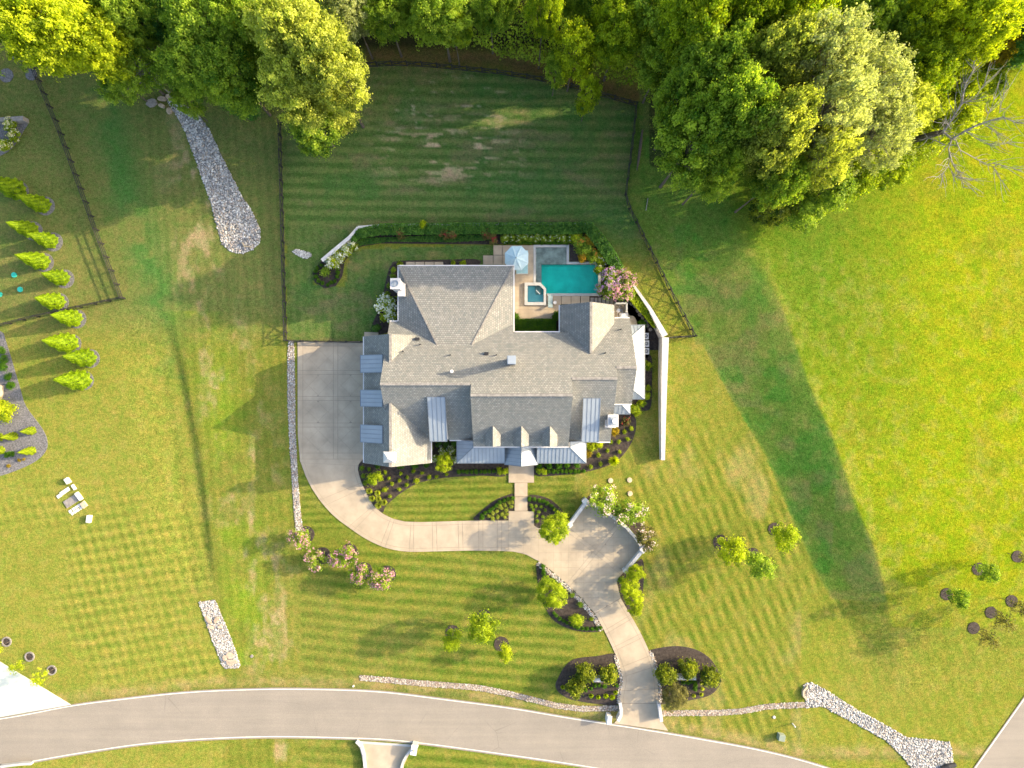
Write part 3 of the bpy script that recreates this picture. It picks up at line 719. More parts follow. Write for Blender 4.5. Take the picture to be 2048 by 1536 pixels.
# ---------------------------------------------------------------- stones
def ico():
    p = (1+5**0.5)/2
    v = np.array([(-1,p,0),(1,p,0),(-1,-p,0),(1,-p,0),(0,-1,p),(0,1,p),(0,-1,-p),(0,1,-p),(p,0,-1),(p,0,1),(-p,0,-1),(-p,0,1)], float)
    v /= np.linalg.norm(v[0])
    f = np.array([(0,11,5),(0,5,1),(0,1,7),(0,7,10),(0,10,11),(1,5,9),(5,11,4),(11,10,2),(10,7,6),(7,1,8),(3,9,4),(3,4,2),(3,2,6),(3,6,8),(3,8,9),(4,9,5),(2,4,11),(6,2,10),(8,6,7),(9,8,1)])
    return v, f
ICV, ICF = ico()
def rocks(poly, size, name, label, tones, seed, cat='stones', z=0.03, flat=0.6, under=True):
    rg = np.random.default_rng(seed); sp = size/S*0.80
    xs = [p[0] for p in poly]; ys = [p[1] for p in poly]
    gx, gy = np.meshgrid(np.arange(min(xs), max(xs)+sp, sp), np.arange(min(ys), max(ys)+sp, sp*0.87))
    gx = gx + (np.arange(gx.shape[0]) % 2)[:, None]*sp/2
    x = gx.ravel()+rg.normal(0, sp*0.22, gx.size); y = gy.ravel()+rg.normal(0, sp*0.22, gx.size)
    k = inpoly(x, y, poly); x, y = x[k], y[k]; n = len(x)
    z0 = np.array([G(a, b).z for a, b in zip(x, y)]) if poly[0][0] > 1250 else terrain(x, y)
    X = (x-1024)*S*(1-z0/H); Y = (768-y)*S*(1-z0/H)
    sc = size*0.5*rg.uniform(0.65, 1.35, n)**1.2
    V = ICV[None]*(1+rg.uniform(-0.22, 0.22, (n, 12, 1)))
    ax = rg.uniform(0.75, 1.3, (n, 1, 1)); V = V*np.concatenate([ax, 1/ax, np.full((n, 1, 1), flat)], 2)
    a = rg.uniform(0, 6.28, n); c, s_ = np.cos(a), np.sin(a)
    VX = V[:, :, 0]*c[:, None]-V[:, :, 1]*s_[:, None]; VY = V[:, :, 0]*s_[:, None]+V[:, :, 1]*c[:, None]
    V = np.stack([VX, VY, V[:, :, 2]], 2)*sc[:, None, None]
    V += np.stack([X, Y, z0+z+sc*0.25], 1)[:, None]
    F = (ICF[None]+(np.arange(n)*12)[:, None, None]).reshape(-1, 3)
    tn = np.array(tones)[rg.integers(0, len(tones), n)]*rg.uniform(0.7, 1.25, (n, 1))
    col = np.repeat(tn, 12, 0)
    o = link(name, np_mesh(name, V.reshape(-1, 3), F, M['rock'], col=col))
    tag(o, label, cat, kind='stuff')
    if under:
        tag(slab('stone_bed_soil', poly, -0.15, 0.03, M['rockbed']), kind='structure')
    return o
GREY = [(0.44, 0.44, 0.42), (0.33, 0.33, 0.32), (0.54, 0.53, 0.50), (0.24, 0.24, 0.24), (0.42, 0.36, 0.30)]
WARM = [(0.38, 0.32, 0.25), (0.44, 0.39, 0.32), (0.26, 0.21, 0.18), (0.35, 0.26, 0.20), (0.42, 0.41, 0.38)]
rocks([(342, 192), (360, 205), (400, 232), (420, 262), (452, 330), (480, 385), (505, 425), (521, 458), (520, 484), (505, 500), (485, 508), (462, 504), (445, 490), (438, 470), (420, 400), (395, 330), (370, 262), (352, 230), (335, 205)], 0.235, 'riprap', 'grey broken stone channel widening down from the wood edge', GREY, 1)
rocks([(577, 682), (588, 682), (590, 760), (591, 860), (596, 960), (603, 1040), (608, 1068), (592, 1070), (586, 1000), (580, 900), (575, 800), (575, 720)], 0.155, 'river_stones', 'narrow upright strip of mixed river stones beside the garage court', GREY+WARM, 2)
rocks([(397, 1204), (430, 1199), (440, 1222), (462, 1275), (481, 1330), (477, 1336), (450, 1336), (444, 1330), (420, 1268)], 0.17, 'riprap', 'short slanting strip of stones in the lawn above the road', GREY, 3)
NS = [(720, 1350), (760, 1353), (830, 1360), (900, 1365), (960, 1370), (1010, 1380), (1060, 1392), (1110, 1405), (1160, 1412), (1236, 1411)]
rocks(offset_line(NS, -0)+offset_line(NS, 11)[::-1], 0.155, 'river_stones', 'long thin strip of pale stones along the road west of the drive', WARM, 4)
ES = [(1325, 1421), (1380, 1420), (1430, 1420), (1480, 1417), (1530, 1408), (1580, 1405), (1612, 1404)]
rocks(offset_line(ES, 0)+offset_line(ES, 11)[::-1], 0.155, 'river_stones', 'thin strip of pale stones running east from the gate wall', WARM, 5)
rocks([(1606, 1369), (1621, 1364), (1648, 1377), (1711, 1417), (1761, 1444), (1813, 1474), (1861, 1479), (1898, 1484), (1904, 1495), (1906, 1522), (1900, 1560), (1840, 1560), (1806, 1514), (1773, 1482), (1711, 1447), (1661, 1422), (1646, 1412), (1613, 1416)], 0.21, 'riprap', 'broad grey stone channel running down to the road corner', GREY, 6)
rocks([(584, 503), (592, 498), (608, 502), (622, 506), (624, 513), (612, 518), (596, 512)], 0.16, 'river_stones', 'small patch of white pebbles beside the black fence', [(0.6, 0.6, 0.57), (0.45, 0.44, 0.42)], 7)
DS = [(1077, 1122), (1103, 1141), (1134, 1167), (1164, 1197), (1190, 1228), (1207, 1258)]
rocks(offset_line(DS, 1)+offset_line(DS, 9)[::-1], 0.17, 'river_stones', 'band of river stones between the turning court and the mulch bed', GREY+WARM, 8, under=False, z=0.05)
DS = [(1232, 1308), (1241, 1338), (1246, 1361), (1241, 1385), (1239, 1406)]
rocks(offset_line(DS, -0.5)+offset_line(DS, 6)[::-1], 0.16, 'river_stones', 'river stones edging the west side of the drive entrance', GREY+WARM, 9, under=False, z=0.05)
DS = [(1297, 1303), (1302, 1312), (1312, 1343), (1317, 1373), (1318, 1404)]
rocks(offset_line(DS, -6)+offset_line(DS, 0.5)[::-1], 0.16, 'river_stones', 'river stones edging the east side of the drive entrance', GREY+WARM, 10, under=False, z=0.05)
def boulder(poly, name, label, cat, mat, z=0.22, group=None, zb=-0.05):
    o = slab(name, poly, zb, z, M[mat]); 
    bmm = bmesh.new(); bmm.from_mesh(o.data)
    bmesh.ops.bevel(bmm, geom=[e for e in bmm.edges], offset=0.03, segments=1, affect='EDGES') if z > 0.1 else None
    bmm.to_mesh(o.data); bmm.free()
    return tag(o, label, cat, group)
def blob(cx, cy, rx, ry, ang, seed, n=9):
    r = random.Random(seed); o = []
    c, s_ = math.cos(math.radians(ang)), math.sin(math.radians(ang))
    for i in range(n):
        t = 2*math.pi*i/n; k = r.uniform(0.82, 1.12); x, y = rx*k*math.cos(t), ry*k*math.sin(t); o.append((cx+x*c-y*s_, cy+x*s_+y*c))
    return o
for i, (cx, cy, rx, ry, a, lb) in enumerate([(417, 1239, 10, 4.5, 50, 'long yellow flagstone in the upper part of the slanting stone strip'), (434, 1239, 8, 5, -55, 'tan flagstone beside the long yellow one in the stone strip'), (421, 1254, 6, 4, 15, 'tan flagstone just below the long yellow one'), (441, 1253, 5.5, 4, 10, 'small tan flagstone at the east edge of the stone strip'), (460, 1311, 9, 6, 25, 'tan flagstone low in the slanting stone strip'), (461, 1324, 8, 6, 20, 'lowest broad flagstone of the slanting stone strip'), (450, 1315, 5, 6, 10, 'rounded tan flagstone low on the west edge of the strip'), (470, 1322, 6, 4, 35, 'pinkish flagstone at the lowest corner of the strip')]):
    boulder(blob(cx, cy, rx, ry, a, i), 'flagstone', lb, 'flagstone', 'flag')
for i, (cx, cy, rx, ry, a, lb) in enumerate([(305, 207, 11, 9, -40, 'grey slab at the west tip of the outfall stones'), (326, 199, 9, 5, 5, 'tan flagstone above the head of the stone channel'), (340, 196, 8, 6, 20, 'tan flagstone under the leaves at the channel head'), (325, 213, 7, 4, 15, 'narrow tan flagstone between the grey slab and the channel'), (340, 222, 6, 7, 10, 'square tan flagstone at the west rim of the stone channel')]):
    boulder(blob(cx, cy, rx, ry, a, 40+i, 7), 'flagstone', lb, 'flagstone', 'gray_stone' if i == 0 else 'flag', 0.35)
# ---------------------------------------------------------------- the house (plan offsets in photo px at ground scale; y runs down the photo)
def Q(dx, dy, z): return (dx*S, -dy*S, z)
house = empty('house', (0, 0, 0), label='large white house with grey shingle roofs and metal porch roofs', cat='house')
def metal_face(pts, parent, name='metal_roof', gap=0.45, thick=0.07):
    """one sloping metal pan with raised seams running down the slope"""
    P3 = [Vector(Q(*p)) for p in pts]
    n = (P3[1]-P3[0]).cross(P3[2]-P3[0]).normalized()
    if n.z < 0: P3.reverse(); n = -n
    mb = MB(); lo = [p-Vector((0, 0, thick)) for p in P3]
    mb.poly(P3); mb.poly(lo[::-1])
    k = len(P3)
    for i in range(k): j = (i+1) % k; mb.poly([P3[j], P3[i], lo[i], lo[j]])
    o = mb.build(name, [M['metal']], parent)
    up = (Vector((0, 0, 1))-n*n.z).normalized(); al = up.cross(n).normalized()
    us_ = [p.dot(al) for p in P3]; sm = MB(); u0, u1 = min(us_), max(us_)
    m = max(1, int((u1-u0)/gap)); org = P3[0]
    for i in range(1, m):
        uu = u0+(u1-u0)*i/m; hits = []
        for a in range(k):
            p, q = P3[a], P3[(a+1) % k]; ua, ub = p.dot(al), q.dot(al)
            if (ua-uu)*(ub-uu) < 0: hits.append(p.lerp(q, (uu-ua)/(ub-ua)))
        if len(hits) == 2 and (hits[0]-hits[1]).length > 0.15:
            sm.bar(hits[0]+n*0.015, hits[1]+n*0.015, 0.04, 0.035, up=n)
    for a in range(k):     # edge trim on sloping edges
        p, q = P3[a], P3[(a+1) % k]
        sm.bar(p+n*0.02, q+n*0.02, 0.07, 0.06, up=n)
    s_ = sm.build('standing_seam', [M['seam']], o); s_['kind'] = 'stuff'
    return o
def roof_solid(faces, name='roof', parent=house):
    """faces: (points, 0 shingle / 1 wall)"""
    mb = MB()
    for pts, mi in faces: mb.poly([Q(*p) for p in pts], mi)
    o = mb.build(name, [M['shingle'], M['wall']], parent)
    bm = bmesh.new(); bm.from_mesh(o.data); bmesh.ops.remove_doubles(bm, verts=bm.verts, dist=0.001)
    bmesh.ops.recalc_face_normals(bm, faces=bm.faces); bm.to_mesh(o.data); bm.free()
    me = o.data; L = me.uv_layers.new(name='UVMap')
    for p in me.polygons:
        n = p.normal; up = Vector((0, 0, 1))-n*n.z
        if up.length < 1e-3: up = Vector((0, 1, 0))
        up.normalize(); al = up.cross(n).normalized()
        for li in p.loop_indices:
            co = me.vertices[me.loops[li].vertex_index].co; L.data[li].uv = (co.dot(al), co.dot(up))
    return o
def gable_ew(x0, x1, yr, zr, yn, zn, ys, zs, name='roof', base=None, parent=house):
    b = min(zn, zs)-0.18
    return roof_solid([([(x0,yr,zr),(x1,yr,zr),(x1,yn,zn),(x0,yn,zn)], 0), ([(x0,yr,zr),(x1,yr,zr),(x1,ys,zs),(x0,ys,zs)], 0),
        ([(x0,yr,zr),(x0,yn,zn),(x0,yn,b),(x0,ys,b),(x0,ys,zs)], 1), ([(x1,yr,zr),(x1,yn,zn),(x1,yn,b),(x1,ys,b),(x1,ys,zs)], 1),
        ([(x0,yn,zn),(x1,yn,zn),(x1,yn,b),(x0,yn,b)], 1), ([(x0,ys,zs),(x1,ys,zs),(x1,ys,b),(x0,ys,b)], 1),
        ([(x0,yn,b),(x1,yn,b),(x1,ys,b),(x0,ys,b)], 1)], name, parent)
def gable_ns(y0, y1, xr, zr, xw, zw, xe, ze, name='roof', parent=house):
    b = min(zw, ze)-0.18
    return roof_solid([([(xr,y0,zr),(xr,y1,zr),(xw,y1,zw),(xw,y0,zw)], 0), ([(xr,y0,zr),(xr,y1,zr),(xe,y1,ze),(xe,y0,ze)], 0),
        ([(xr,y0,zr),(xw,y0,zw),(xw,y0,b),(xe,y0,b),(xe,y0,ze)], 1), ([(xr,y1,zr),(xw,y1,zw),(xw,y1,b),(xe,y1,b),(xe,y1,ze)], 1),
        ([(xw,y0,zw),(xw,y1,zw),(xw,y1,b),(xw,y0,b)], 1), ([(xe,y0,ze),(xe,y1,ze),(xe,y1,b),(xe,y0,b)], 1),
        ([(xw,y0,b),(xw,y1,b),(xe,y1,b),(xe,y0,b)], 1)], name, parent)
sl = 0.8*S
ZR = 9.8
def zN(dy): return ZR + sl*dy
gable_ew(-235, -73.1, 0, ZR, -120, zN(-120), 107.6, 3.4, 'main_roof')
gable_ew(-73, 2.4, 19.5, zN(19.5), -120, zN(-120), 118.5, 4.75, 'main_roof')
gable_ew(2.45, 107, 19.5, zN(19.5), -98, zN(-98), 118.5, 4.75, 'main_roof')
gable_ew(107.1, 150, -9.9, zN(-9.9), -98, zN(-98), 111, 3.5, 'main_roof')
gable_ew(150.1, 189, -9.9, zN(-9.9), -127, zN(-127), 111, 3.5, 'main_roof')
gable_ew(189.1, 227, -29.9, zN(-29.9), -127, zN(-127), 37.5, 4.6, 'main_roof')
gable_ns(-91.5, 151.8, -222, 7.75, -284.5, 3.5, -155.8, 3.5, 'garage_roof')
gable_ns(-151.5, -40, 145.7, 6.94, 91.5, 3.8, 196, 3.75, 'north_gable_roof')
# hipped wing on the garden side
zap, ze = zN(-72.8)-0.02, 3.8
NW, NE, AW, AE = (-217.3, -225.9, ze), (2.9, -225.9, ze), (-139, -72.8, zap), (-74.6, -72.8, zap)
b = ze-0.18
roof_solid([([NW, NE, AE, AW], 0), ([NW, AW, (-217.3, -60, ze)], 0), ([NE, AE, (2.9, -60, ze)], 0), ([AW, AE, (2.9, -60, ze), (-217.3, -60, ze)], 0),
    ([NW, NE, (2.9, -225.9, b), (-217.3, -225.9, b)], 1), ([NW, (-217.3, -60, ze), (-217.3, -60, b), (-217.3, -225.9, b)], 1),
    ([NE, (2.9, -60, ze), (2.9, -60, b), (2.9, -225.9, b)], 1), ([(-217.3, -60, ze), (2.9, -60, ze), (2.9, -60, b), (-217.3, -60, b)], 1),
    ([(-217.3, -225.9, b), (2.9, -225.9, b), (2.9, -60, b), (-217.3, -60, b)], 1)], 'hip_roof')
# walls under the eaves
for x0, x1, y0, y1, zt in ((-213, -1.5, -221, -60, 3.6), (-230, 184, -92, 100, 3.3), (184.2, 222, -92, 33, 3.4), (-279, -161, -86, 146, 3.3), (-230, -2, -114, -90, 3.3), (96, 191, -146, -90, 3.5), (150, 222, -122, -90, 3.0), (-69, 103, 90, 112, 4.5)):
    mb = MB(); mb.box(x0*S, x1*S, -y1*S, -y0*S, -0.2, zt); mb.build('wall', [M['wall']], house)
# gutters at the eaves
def gutter(x0, y0, x1, y1, z):
    MB().bar(Q(x0, y0, z), Q(x1, y1, z), 0.13, 0.12).build('gutter', [M['white']], house)
gutter(-217, -227, 3, -227, 3.72); gutter(3.9, -227, 3.9, -100, 3.72); gutter(-218.3, -227, -218.3, -121, 3.72)
gutter(5, -99, 91, -99, zN(-98)-0.08); gutter(90.5, -151, 90.5, -99, 3.72); gutter(-235, -121, -218.5, -121, zN(-120)-0.08)
gutter(-285.5, -91, -285.5, 151, 3.42); gutter(-154.8, 109, -154.8, 151, 3.42); gutter(-120, 108.6, -74, 108.6, 3.35)
gutter(-73, 119.4, 107, 119.4, 4.68); gutter(163, 112, 189, 112, 3.45); gutter(198, -128, 227, -128, zN(-127)-0.08); gutter(189.5, 38.5, 227, 38.5, 4.5)
# ridge caps: a course of overlapping cap shingles, in short lengths
def ridge(a, b_, w=0.30):
    a, b_ = Vector(Q(*a)), Vector(Q(*b_)); n = int((b_-a).length/0.9)+1
    mb = MB()
    for i in range(n):
        p, q = a.lerp(b_, i/n), a.lerp(b_, (i+0.97)/n); q = q+Vector((0, 0, 0.02)); mb.bar(p+Vector((0, 0, 0.0)), q, w, 0.09)
    mb.build('ridge_cap', [M['shingle_cap']], house)
M['shingle_cap'] = simple('ridge_shingle', (0.25, 0.235, 0.21), 0.9, var=0.25, scale=3)
ridge((-235, 0, ZR), (-74, 0, ZR)); ridge((-73, 19.5, zN(19.5)), (107, 19.5, zN(19.5))); ridge((107.5, -9.9, zN(-9.9)), (189, -9.9, zN(-9.9)))
ridge((189.5, -29.9, zN(-29.9)), (227, -29.9, zN(-29.9))); ridge((-222, -91.5, 7.75), (-222, -39, 7.75)); ridge((-222, 35, 7.75), (-222, 151.8, 7.75))
ridge((145.7, -151.5, 6.94), (145.7, -56, 6.94)); ridge(NW, AW, 0.22); ridge(NE, AE, 0.22)
# metal roofs
porch_z0, porch_z1 = 3.0, 4.3
metal_face([(-106.5, 152.7, 3.0), (-14, 152.7, 3.0), (-14, 121, 4.28), (-74, 121, 4.28)], house)
metal_face([(48, 152.7, 3.0), (143, 152.7, 3.0), (110.5, 121, 4.28), (48, 121, 4.28)], house)
metal_face([(-106.5, 152.7, 3.0), (-74, 121, 4.28), (-74, 109, 4.28), (-106.5, 109, 3.0)], house)
metal_face([(143, 152.7, 3.0), (110.5, 121, 4.28), (110.5, 110, 4.28), (143, 110, 3.0)], house)
metal_face([(17.5, 112, 4.9), (17.5, 155.5, 4.9), (-14, 155.5, 3.0), (-14, 112, 3.0)], house)
metal_face([(17.5, 112, 4.9), (17.5, 155.5, 4.9), (49.5, 155.5, 3.0), (49.5, 112, 3.0)], house)
MB().poly([Q(17.5, 155, 4.86), Q(-13, 155, 3.0), Q(48.5, 155, 3.0)]).build('wall', [M['wall']], house)
mb = MB()
for x in (-100, -60, -14, 49, 95, 137): mb.box((x-1.7)*S, (x+1.7)*S, -149.5*S, -146*S, 0, 2.95)
for x in (-100, -60, -14, 49, 95, 137):
    MB().box((x-1.7)*S, (x+1.7)*S, -149.5*S, -146*S, 0, 2.92).build('porch_post', [M['white']], house)
MB().box(-103*S, 140*S, -151*S, -110*S, 0, 0.14).build('porch_floor', [M['coping']], house)
metal_face([(256, -114, 3.0), (256, 29, 3.0), (228, 9.5, 4.4), (228, -92, 4.4)], house)
metal_face([(256, -114, 3.0), (228, -92, 4.4), (228, -114, 3.0)], house)
metal_face([(256, 29, 3.0), (228, 9.5, 4.4), (228, 29, 3.0)], house)
metal_face([(189.5, 58, 3.0), (228, 58, 3.0), (209, 39, 3.9), (189.5, 39, 3.9)], house)
metal_face([(228, 58, 3.0), (228, 39, 3.0), (209, 39, 3.9)], house)
MB().box(190*S, 224*S, -54*S, -37*S, 0, 2.9).build('wall', [M['wall']], house)
def shed(x0, x1, y0, z0, y1, z1, wall_b, axis='y'):
    pts = [(x0, y0, z0), (x1, y0, z0), (x1, y1, z1), (x0, y1, z1)] if axis == 'y' else [(y0, x0, z0), (y0, x1, z0), (y1, x1, z1), (y1, x0, z1)]
    d = empty('shed_dormer'); d.parent = house
    metal_face(pts, d)
    lo = [(p[0], p[1], wall_b) for p in pts]; mb = MB(); i2 = 2.0
    cx = sum(p[0] for p in pts)/4; cy = sum(p[1] for p in pts)/4
    t = [Q(cx+(p[0]-cx)*0.93, cy+(p[1]-cy)*0.95, p[2]-0.10) for p in pts]; l2 = [Q(cx+(p[0]-cx)*0.93, cy+(p[1]-cy)*0.95, wall_b) for p in pts]
    for i in range(4): j = (i+1) % 4; mb.poly([t[i], t[j], l2[j], l2[i]])
    mb.build('dormer_wall', [M['wall']], d)
shed(-153.3, -121.3, 23.2, 8.50, 107, 5.8, 3.3)
shed(130.8, 162, 25.7, 7.55, 108.7, 5.6, 3.3)
for y0, y1 in ((-54.4, -21.6), (11.3, 42.2), (77, 110)): shed(y0, y1, -239.5, 6.66, -287, 4.7, 3.4, 'x')
for k_, y in enumerate((-38, 27, 93)):
    MB().box(-279.6*S-0.03, -279.6*S+0.04, -(y+19)*S, -(y-19)*S, 0.0, 2.5).build('garage_door', [M['white']], house)
# three little gabled dormers
for xr in (-35.1, 17.2, 69.8):
    d = empty('dormer'); d.parent = house; hw = 14.5
    zr_ = 7.34; zw = 6.25
    yt = 77
    roof_solid([([(xr, yt, zr_), (xr, 115, zr_), (xr-hw, 115, zw), (xr-hw, yt+12, zw)], 0), ([(xr, yt, zr_), (xr, 115, zr_), (xr+hw, 115, zw), (xr+hw, yt+12, zw)], 0),
       ([(xr, yt, zr_), (xr-hw, yt+12, zw), (xr+hw, yt+12, zw)], 0), ([(xr, 115, zr_), (xr-hw, 115, zw), (xr+hw, 115, zw)], 1), ([(xr-hw, 115, zw), (xr+hw, 115, zw), (xr+hw, yt+12, zw), (xr-hw, yt+12, zw)], 1)], 'dormer_roof', d)
    MB().box((xr-hw+1.5)*S, (xr+hw-1.5)*S, -113.5*S, -90*S, 4.4, zw+0.02).build('dormer_wall', [M['wall']], d)
    MB().box((xr-5)*S, (xr+5)*S, -113.9*S, -113.5*S, 5.2, 6.3).build('dormer_window', [M['dark']], d)
# chimneys
def chimney(x0, x1, y0, y1, zt, mat, low=None):
    c = MB()
    c.box(x0*S, x1*S, -y1*S, -y0*S, 0, zt-0.25)
    if low: c.box(low[0]*S, low[1]*S, -low[3]*S, -low[2]*S, 0, low[4])
    o = c.build('chimney', [M[mat]], house)
    MB().box((x0-1.2)*S, (x1+1.2)*S, -(y1+1.2)*S, -(y0-1.2)*S, zt-0.25, zt).build('chimney_crown', [M['white_stone']], o)
    return o
c = chimney(-223.5, -207.5, -194, -176.5, 6.9, 'white_stone', (-216, -203, -191, -166, 4.9))
mb = MB(); mb.lathe([(0.42, 0.0), (0.42, 0.10), (0.34, 0.10), (0.34, 0.02)], 20, (-215.5*S, 185.3*S, 6.9)); mb.bar((-215.5*S, 180.0*S, 7.05), (-215.5*S, 190.5*S, 7.05), 0.06, 0.05); mb.build('chimney_cap', [M['metal']], c)
c = chimney(178, 195, 57.5, 78, 7.1, 'white_stone', (174.5, 195, 57, 82, 5.6))
mb = MB(); mb.box(181*S, 192.5*S, -75*S, -60.5*S, 7.1, 7.28); mb.build('chimney_cap', [M['metal']], c)
MB().lathe([(0.24, 0), (0.24, 0.3), (0.30, 0.3), (0.30, 0.36)], 16, (188*S, -68*S, 7.28)).build('flue', [M['white']], c)
c = MB().box(-5*S, 6*S, 35*S, 47*S, 6.5, 11.7).build('chimney', [M['gray_stone']], house); 
MB().box(-8.5*S, 7*S, 34*S, 49.5*S, 11.7, 11.85).box(-7.5*S, 6*S, 35*S, 48.5*S, 11.85, 12.05).build('chimney_cap', [M['metal']], c)
# cupola at the garage gable
cp = MB().box(-231.5*S, -212.5*S, -140*S, -125*S, 6.6, 8.4).build('cupola', [M['white']], house)
mb = MB(); cxx, cyy = -222*S, -132.5*S; r1 = 11*S
B4 = [(cxx-r1, cyy-r1*0.9, 8.4), (cxx+r1, cyy-r1*0.9, 8.4), (cxx+r1, cyy+r1*0.9, 8.4), (cxx-r1, cyy+r1*0.9, 8.4)]
for i in range(4): mb.poly([B4[i], B4[(i+1) % 4], (cxx, cyy, 9.6)])
mb.poly(B4[::-1]); mb.build('cupola_roof', [M['white']], cp)
# roof vents and pipes on the north slope
def nplane(px, py):
    z = 7.0
    for _ in range(8): dy = (py-768)*(1-z/H); z = zN(dy)
    return (px-1024)*(1-z/H), dy, z
for px, py, kind_ in ((835, 678, 'b'), (841, 689, 'p'), (807, 703, 'p'), (901, 710, 'p'), (973, 707, 'b'), (993, 710, 'p'), (1241, 659, 'p'), (1210, 706, 'p'), (905, 743, 'w')):
    dx, dy, z = nplane(px, py)
    if kind_ == 'b': MB().box((dx-4)*S, (dx+4)*S, -(dy+2.5)*S, -(dy-2.5)*S, z-0.2, z+0.32).build('roof_vent', [M['dark']], house)
    elif kind_ == 'p': MB().tube([(dx*S, -dy*S, z-0.2), (dx*S, -dy*S, z+0.5)], 0.07, 8).build('vent_pipe', [M['dark']], house)
    else:
        MB().tube([(dx*S, -dy*S, z-0.2), (dx*S, -dy*S, z+0.75), (dx*S, -dy*S, z+0.76), (dx*S, -dy*S, z+0.95)], [0.10, 0.10, 0.2, 0.2], 10).build('vent_pipe', [M['white']], house)

# ---------------------------------------------------------------- pool terrace
DECK = [(987, 491), (1068, 491), (1068, 529), (1068, 566), (1049, 566), (1049, 611), (1093, 611), (1093, 592), (1122, 592), (1122, 606), (1120, 618), (1108, 628), (1102, 641), (1038, 641), (1033, 632), (1024, 624), (1024, 529), (987, 529)]
deck = tag(slab('pool_terrace', DECK, -0.1, 0.10, M['joint']), kind='structure')
for gx in range(1024, 1122, 8):
    for gy in range(491, 642, 8):
        panel([(gx, gy), (gx+8, gy), (gx+8, gy+8), (gx, gy+8)], DECK, 0.10, 0.125, deck, M['paver'], 'paver', 0.08)
for c_ in ((987, 491, 1004, 510), (1005.5, 491, 1023.5, 510), (987, 511.5, 1004, 529), (1005.5, 511.5, 1023.5, 529)):
    panel([(c_[0], c_[1]), (c_[2], c_[1]), (c_[2], c_[3]), (c_[0], c_[3])], None, 0.0, 0.135, deck, M['paver'], 'paver', 0.08)
gp = tag(slab('garden_path', [(966, 511), (986.5, 511), (986.5, 529), (966, 529)], -0.05, 0.05, M['joint']), kind='structure')
panel([(967, 511.5), (985.5, 511.5), (985.5, 529), (967, 529)], None, 0, 0.12, gp, M['paver'], 'paver')
for i in range(4):
    x0 = 812+i*19; panel([(x0, 524), (x0+17.6, 524), (x0+17.6, 540), (x0, 540)], None, 0, 0.1, gp, M['paver'], 'paver')
panel([(729, 664), (757, 665), (757, 690), (729, 690)], None, 0, 0.1, gp, M['paver'], 'paver')
path = tag(slab('side_path', [(1103, 592), (1181, 592), (1252, 594), (1252, 608), (1103, 609)], -0.05, 0.04, M['mulch']), kind='structure')
for x0, x1 in ((1105, 1121), (1123, 1141.5), (1142.5, 1160), (1161.5, 1178.5)): panel([(x0, 592.5), (x1, 592.5), (x1, 608), (x0, 608)], None, 0, 0.12, path, M['paver'], 'paver')
x = 1181.0
while x < 1250:
    w = rnd.uniform(5.5, 7.5); panel([(x, 595.5), (x+w, 595.5), (x+w, 608), (x, 608)], None, 0, rnd.uniform(0.08, 0.12), path, M['gray_stone'], 'stepping_stone'); x += w+1.6
for cx, cy, a in ((1255, 604.5, 15), (1262.5, 608, 25), (1269.5, 613, 35), (1275, 621, 55), (1279, 629, 55), (1285, 637, 55), (1292, 643.5, 30), (1294, 651, 60), (1300.5, 659, 20)):
    o = slab('stepping_stone', blob(cx, cy, 4.6, 3.9, a, int(cx), 6), 0.0, 0.11, M['gray_stone'], path)
pad = tag(slab('equipment_pad', smooth_poly([(1230, 608), (1248, 610), (1258, 630), (1266, 632), (1272, 640), (1273, 652), (1258, 655), (1240, 650), (1228, 640)], 3), 0, 0.09, M['tan']), kind='structure')
pool = empty('swimming_pool', G(1140, 545), label='teal swimming pool with pale coping and a grey shallow ledge', cat='swimming pool')
def pslab(name, poly, z0, z1, mat, parent=pool):
    o = slab(name, poly, z0, z1, M[mat]); o.parent = parent; o.matrix_parent_inverse = Matrix.Translation(-parent.location) if parent.location.length else Matrix(); return o
for c_ in ([(1067, 490), (1138, 490), (1138, 495), (1067, 495)], [(1133, 495), (1138, 495), (1138, 524), (1133, 524)], [(1133, 524), (1190, 524), (1190, 529), (1133, 529)], [(1190, 524), (1201, 538), (1201, 543), (1196, 543), (1190, 534)],
           [(1196, 543), (1201, 543), (1201, 592), (1196, 592)], [(1094, 587), (1196, 587), (1196, 592), (1094, 592)], [(1067, 495), (1071.5, 495), (1071.5, 566), (1067, 566)]):
    pslab('coping', c_, -0.3, 0.15, 'coping')
def basin(poly, zt, zb, mat, name, parent=pool):
    if area(poly) > 0: poly = poly[::-1]
    mb = MB(); n = len(poly)
    for i in range(n):
        a, b_ = poly[i], poly[(i+1) % n]; mb.poly([P(*a, 0)+Vector((0, 0, zt)), P(*b_, 0)+Vector((0, 0, zt)), P(*b_, 0)+Vector((0, 0, zb)), P(*a, 0)+Vector((0, 0, zb))])
    mb.poly([P(*p, 0)+Vector((0, 0, zb)) for p in poly])
    o = mb.build(name, [M[mat]]); o.parent = parent; o.matrix_parent_inverse = Matrix.Translation(-parent.location); return o
DEEP = [(1083, 529), (1190, 529), (1197, 541), (1197, 588), (1083, 588)]
basin(DEEP, 0.06, -1.5, 'plaster', 'basin')
pslab('ledge', [(1071, 494), (1134, 494), (1134, 529), (1083.2, 529), (1083.2, 588), (1071, 588)], -0.4, -0.06, 'ledge')
for k_, (w_, z_) in enumerate(((3, -0.35), (6, -0.65), (9, -0.95))): pslab('step', [(1083.3, 560), (1083.3+13-w_, 560), (1083.3+13-w_, 587.5), (1083.3, 587.5)], -1.5, z_-0.01*k_, 'plaster')
pslab('bench', [(1183, 529.3), (1189, 529.3), (1196.5, 541.5), (1196.5, 570), (1191, 570), (1191, 543)], -1.5, -0.5, 'plaster')
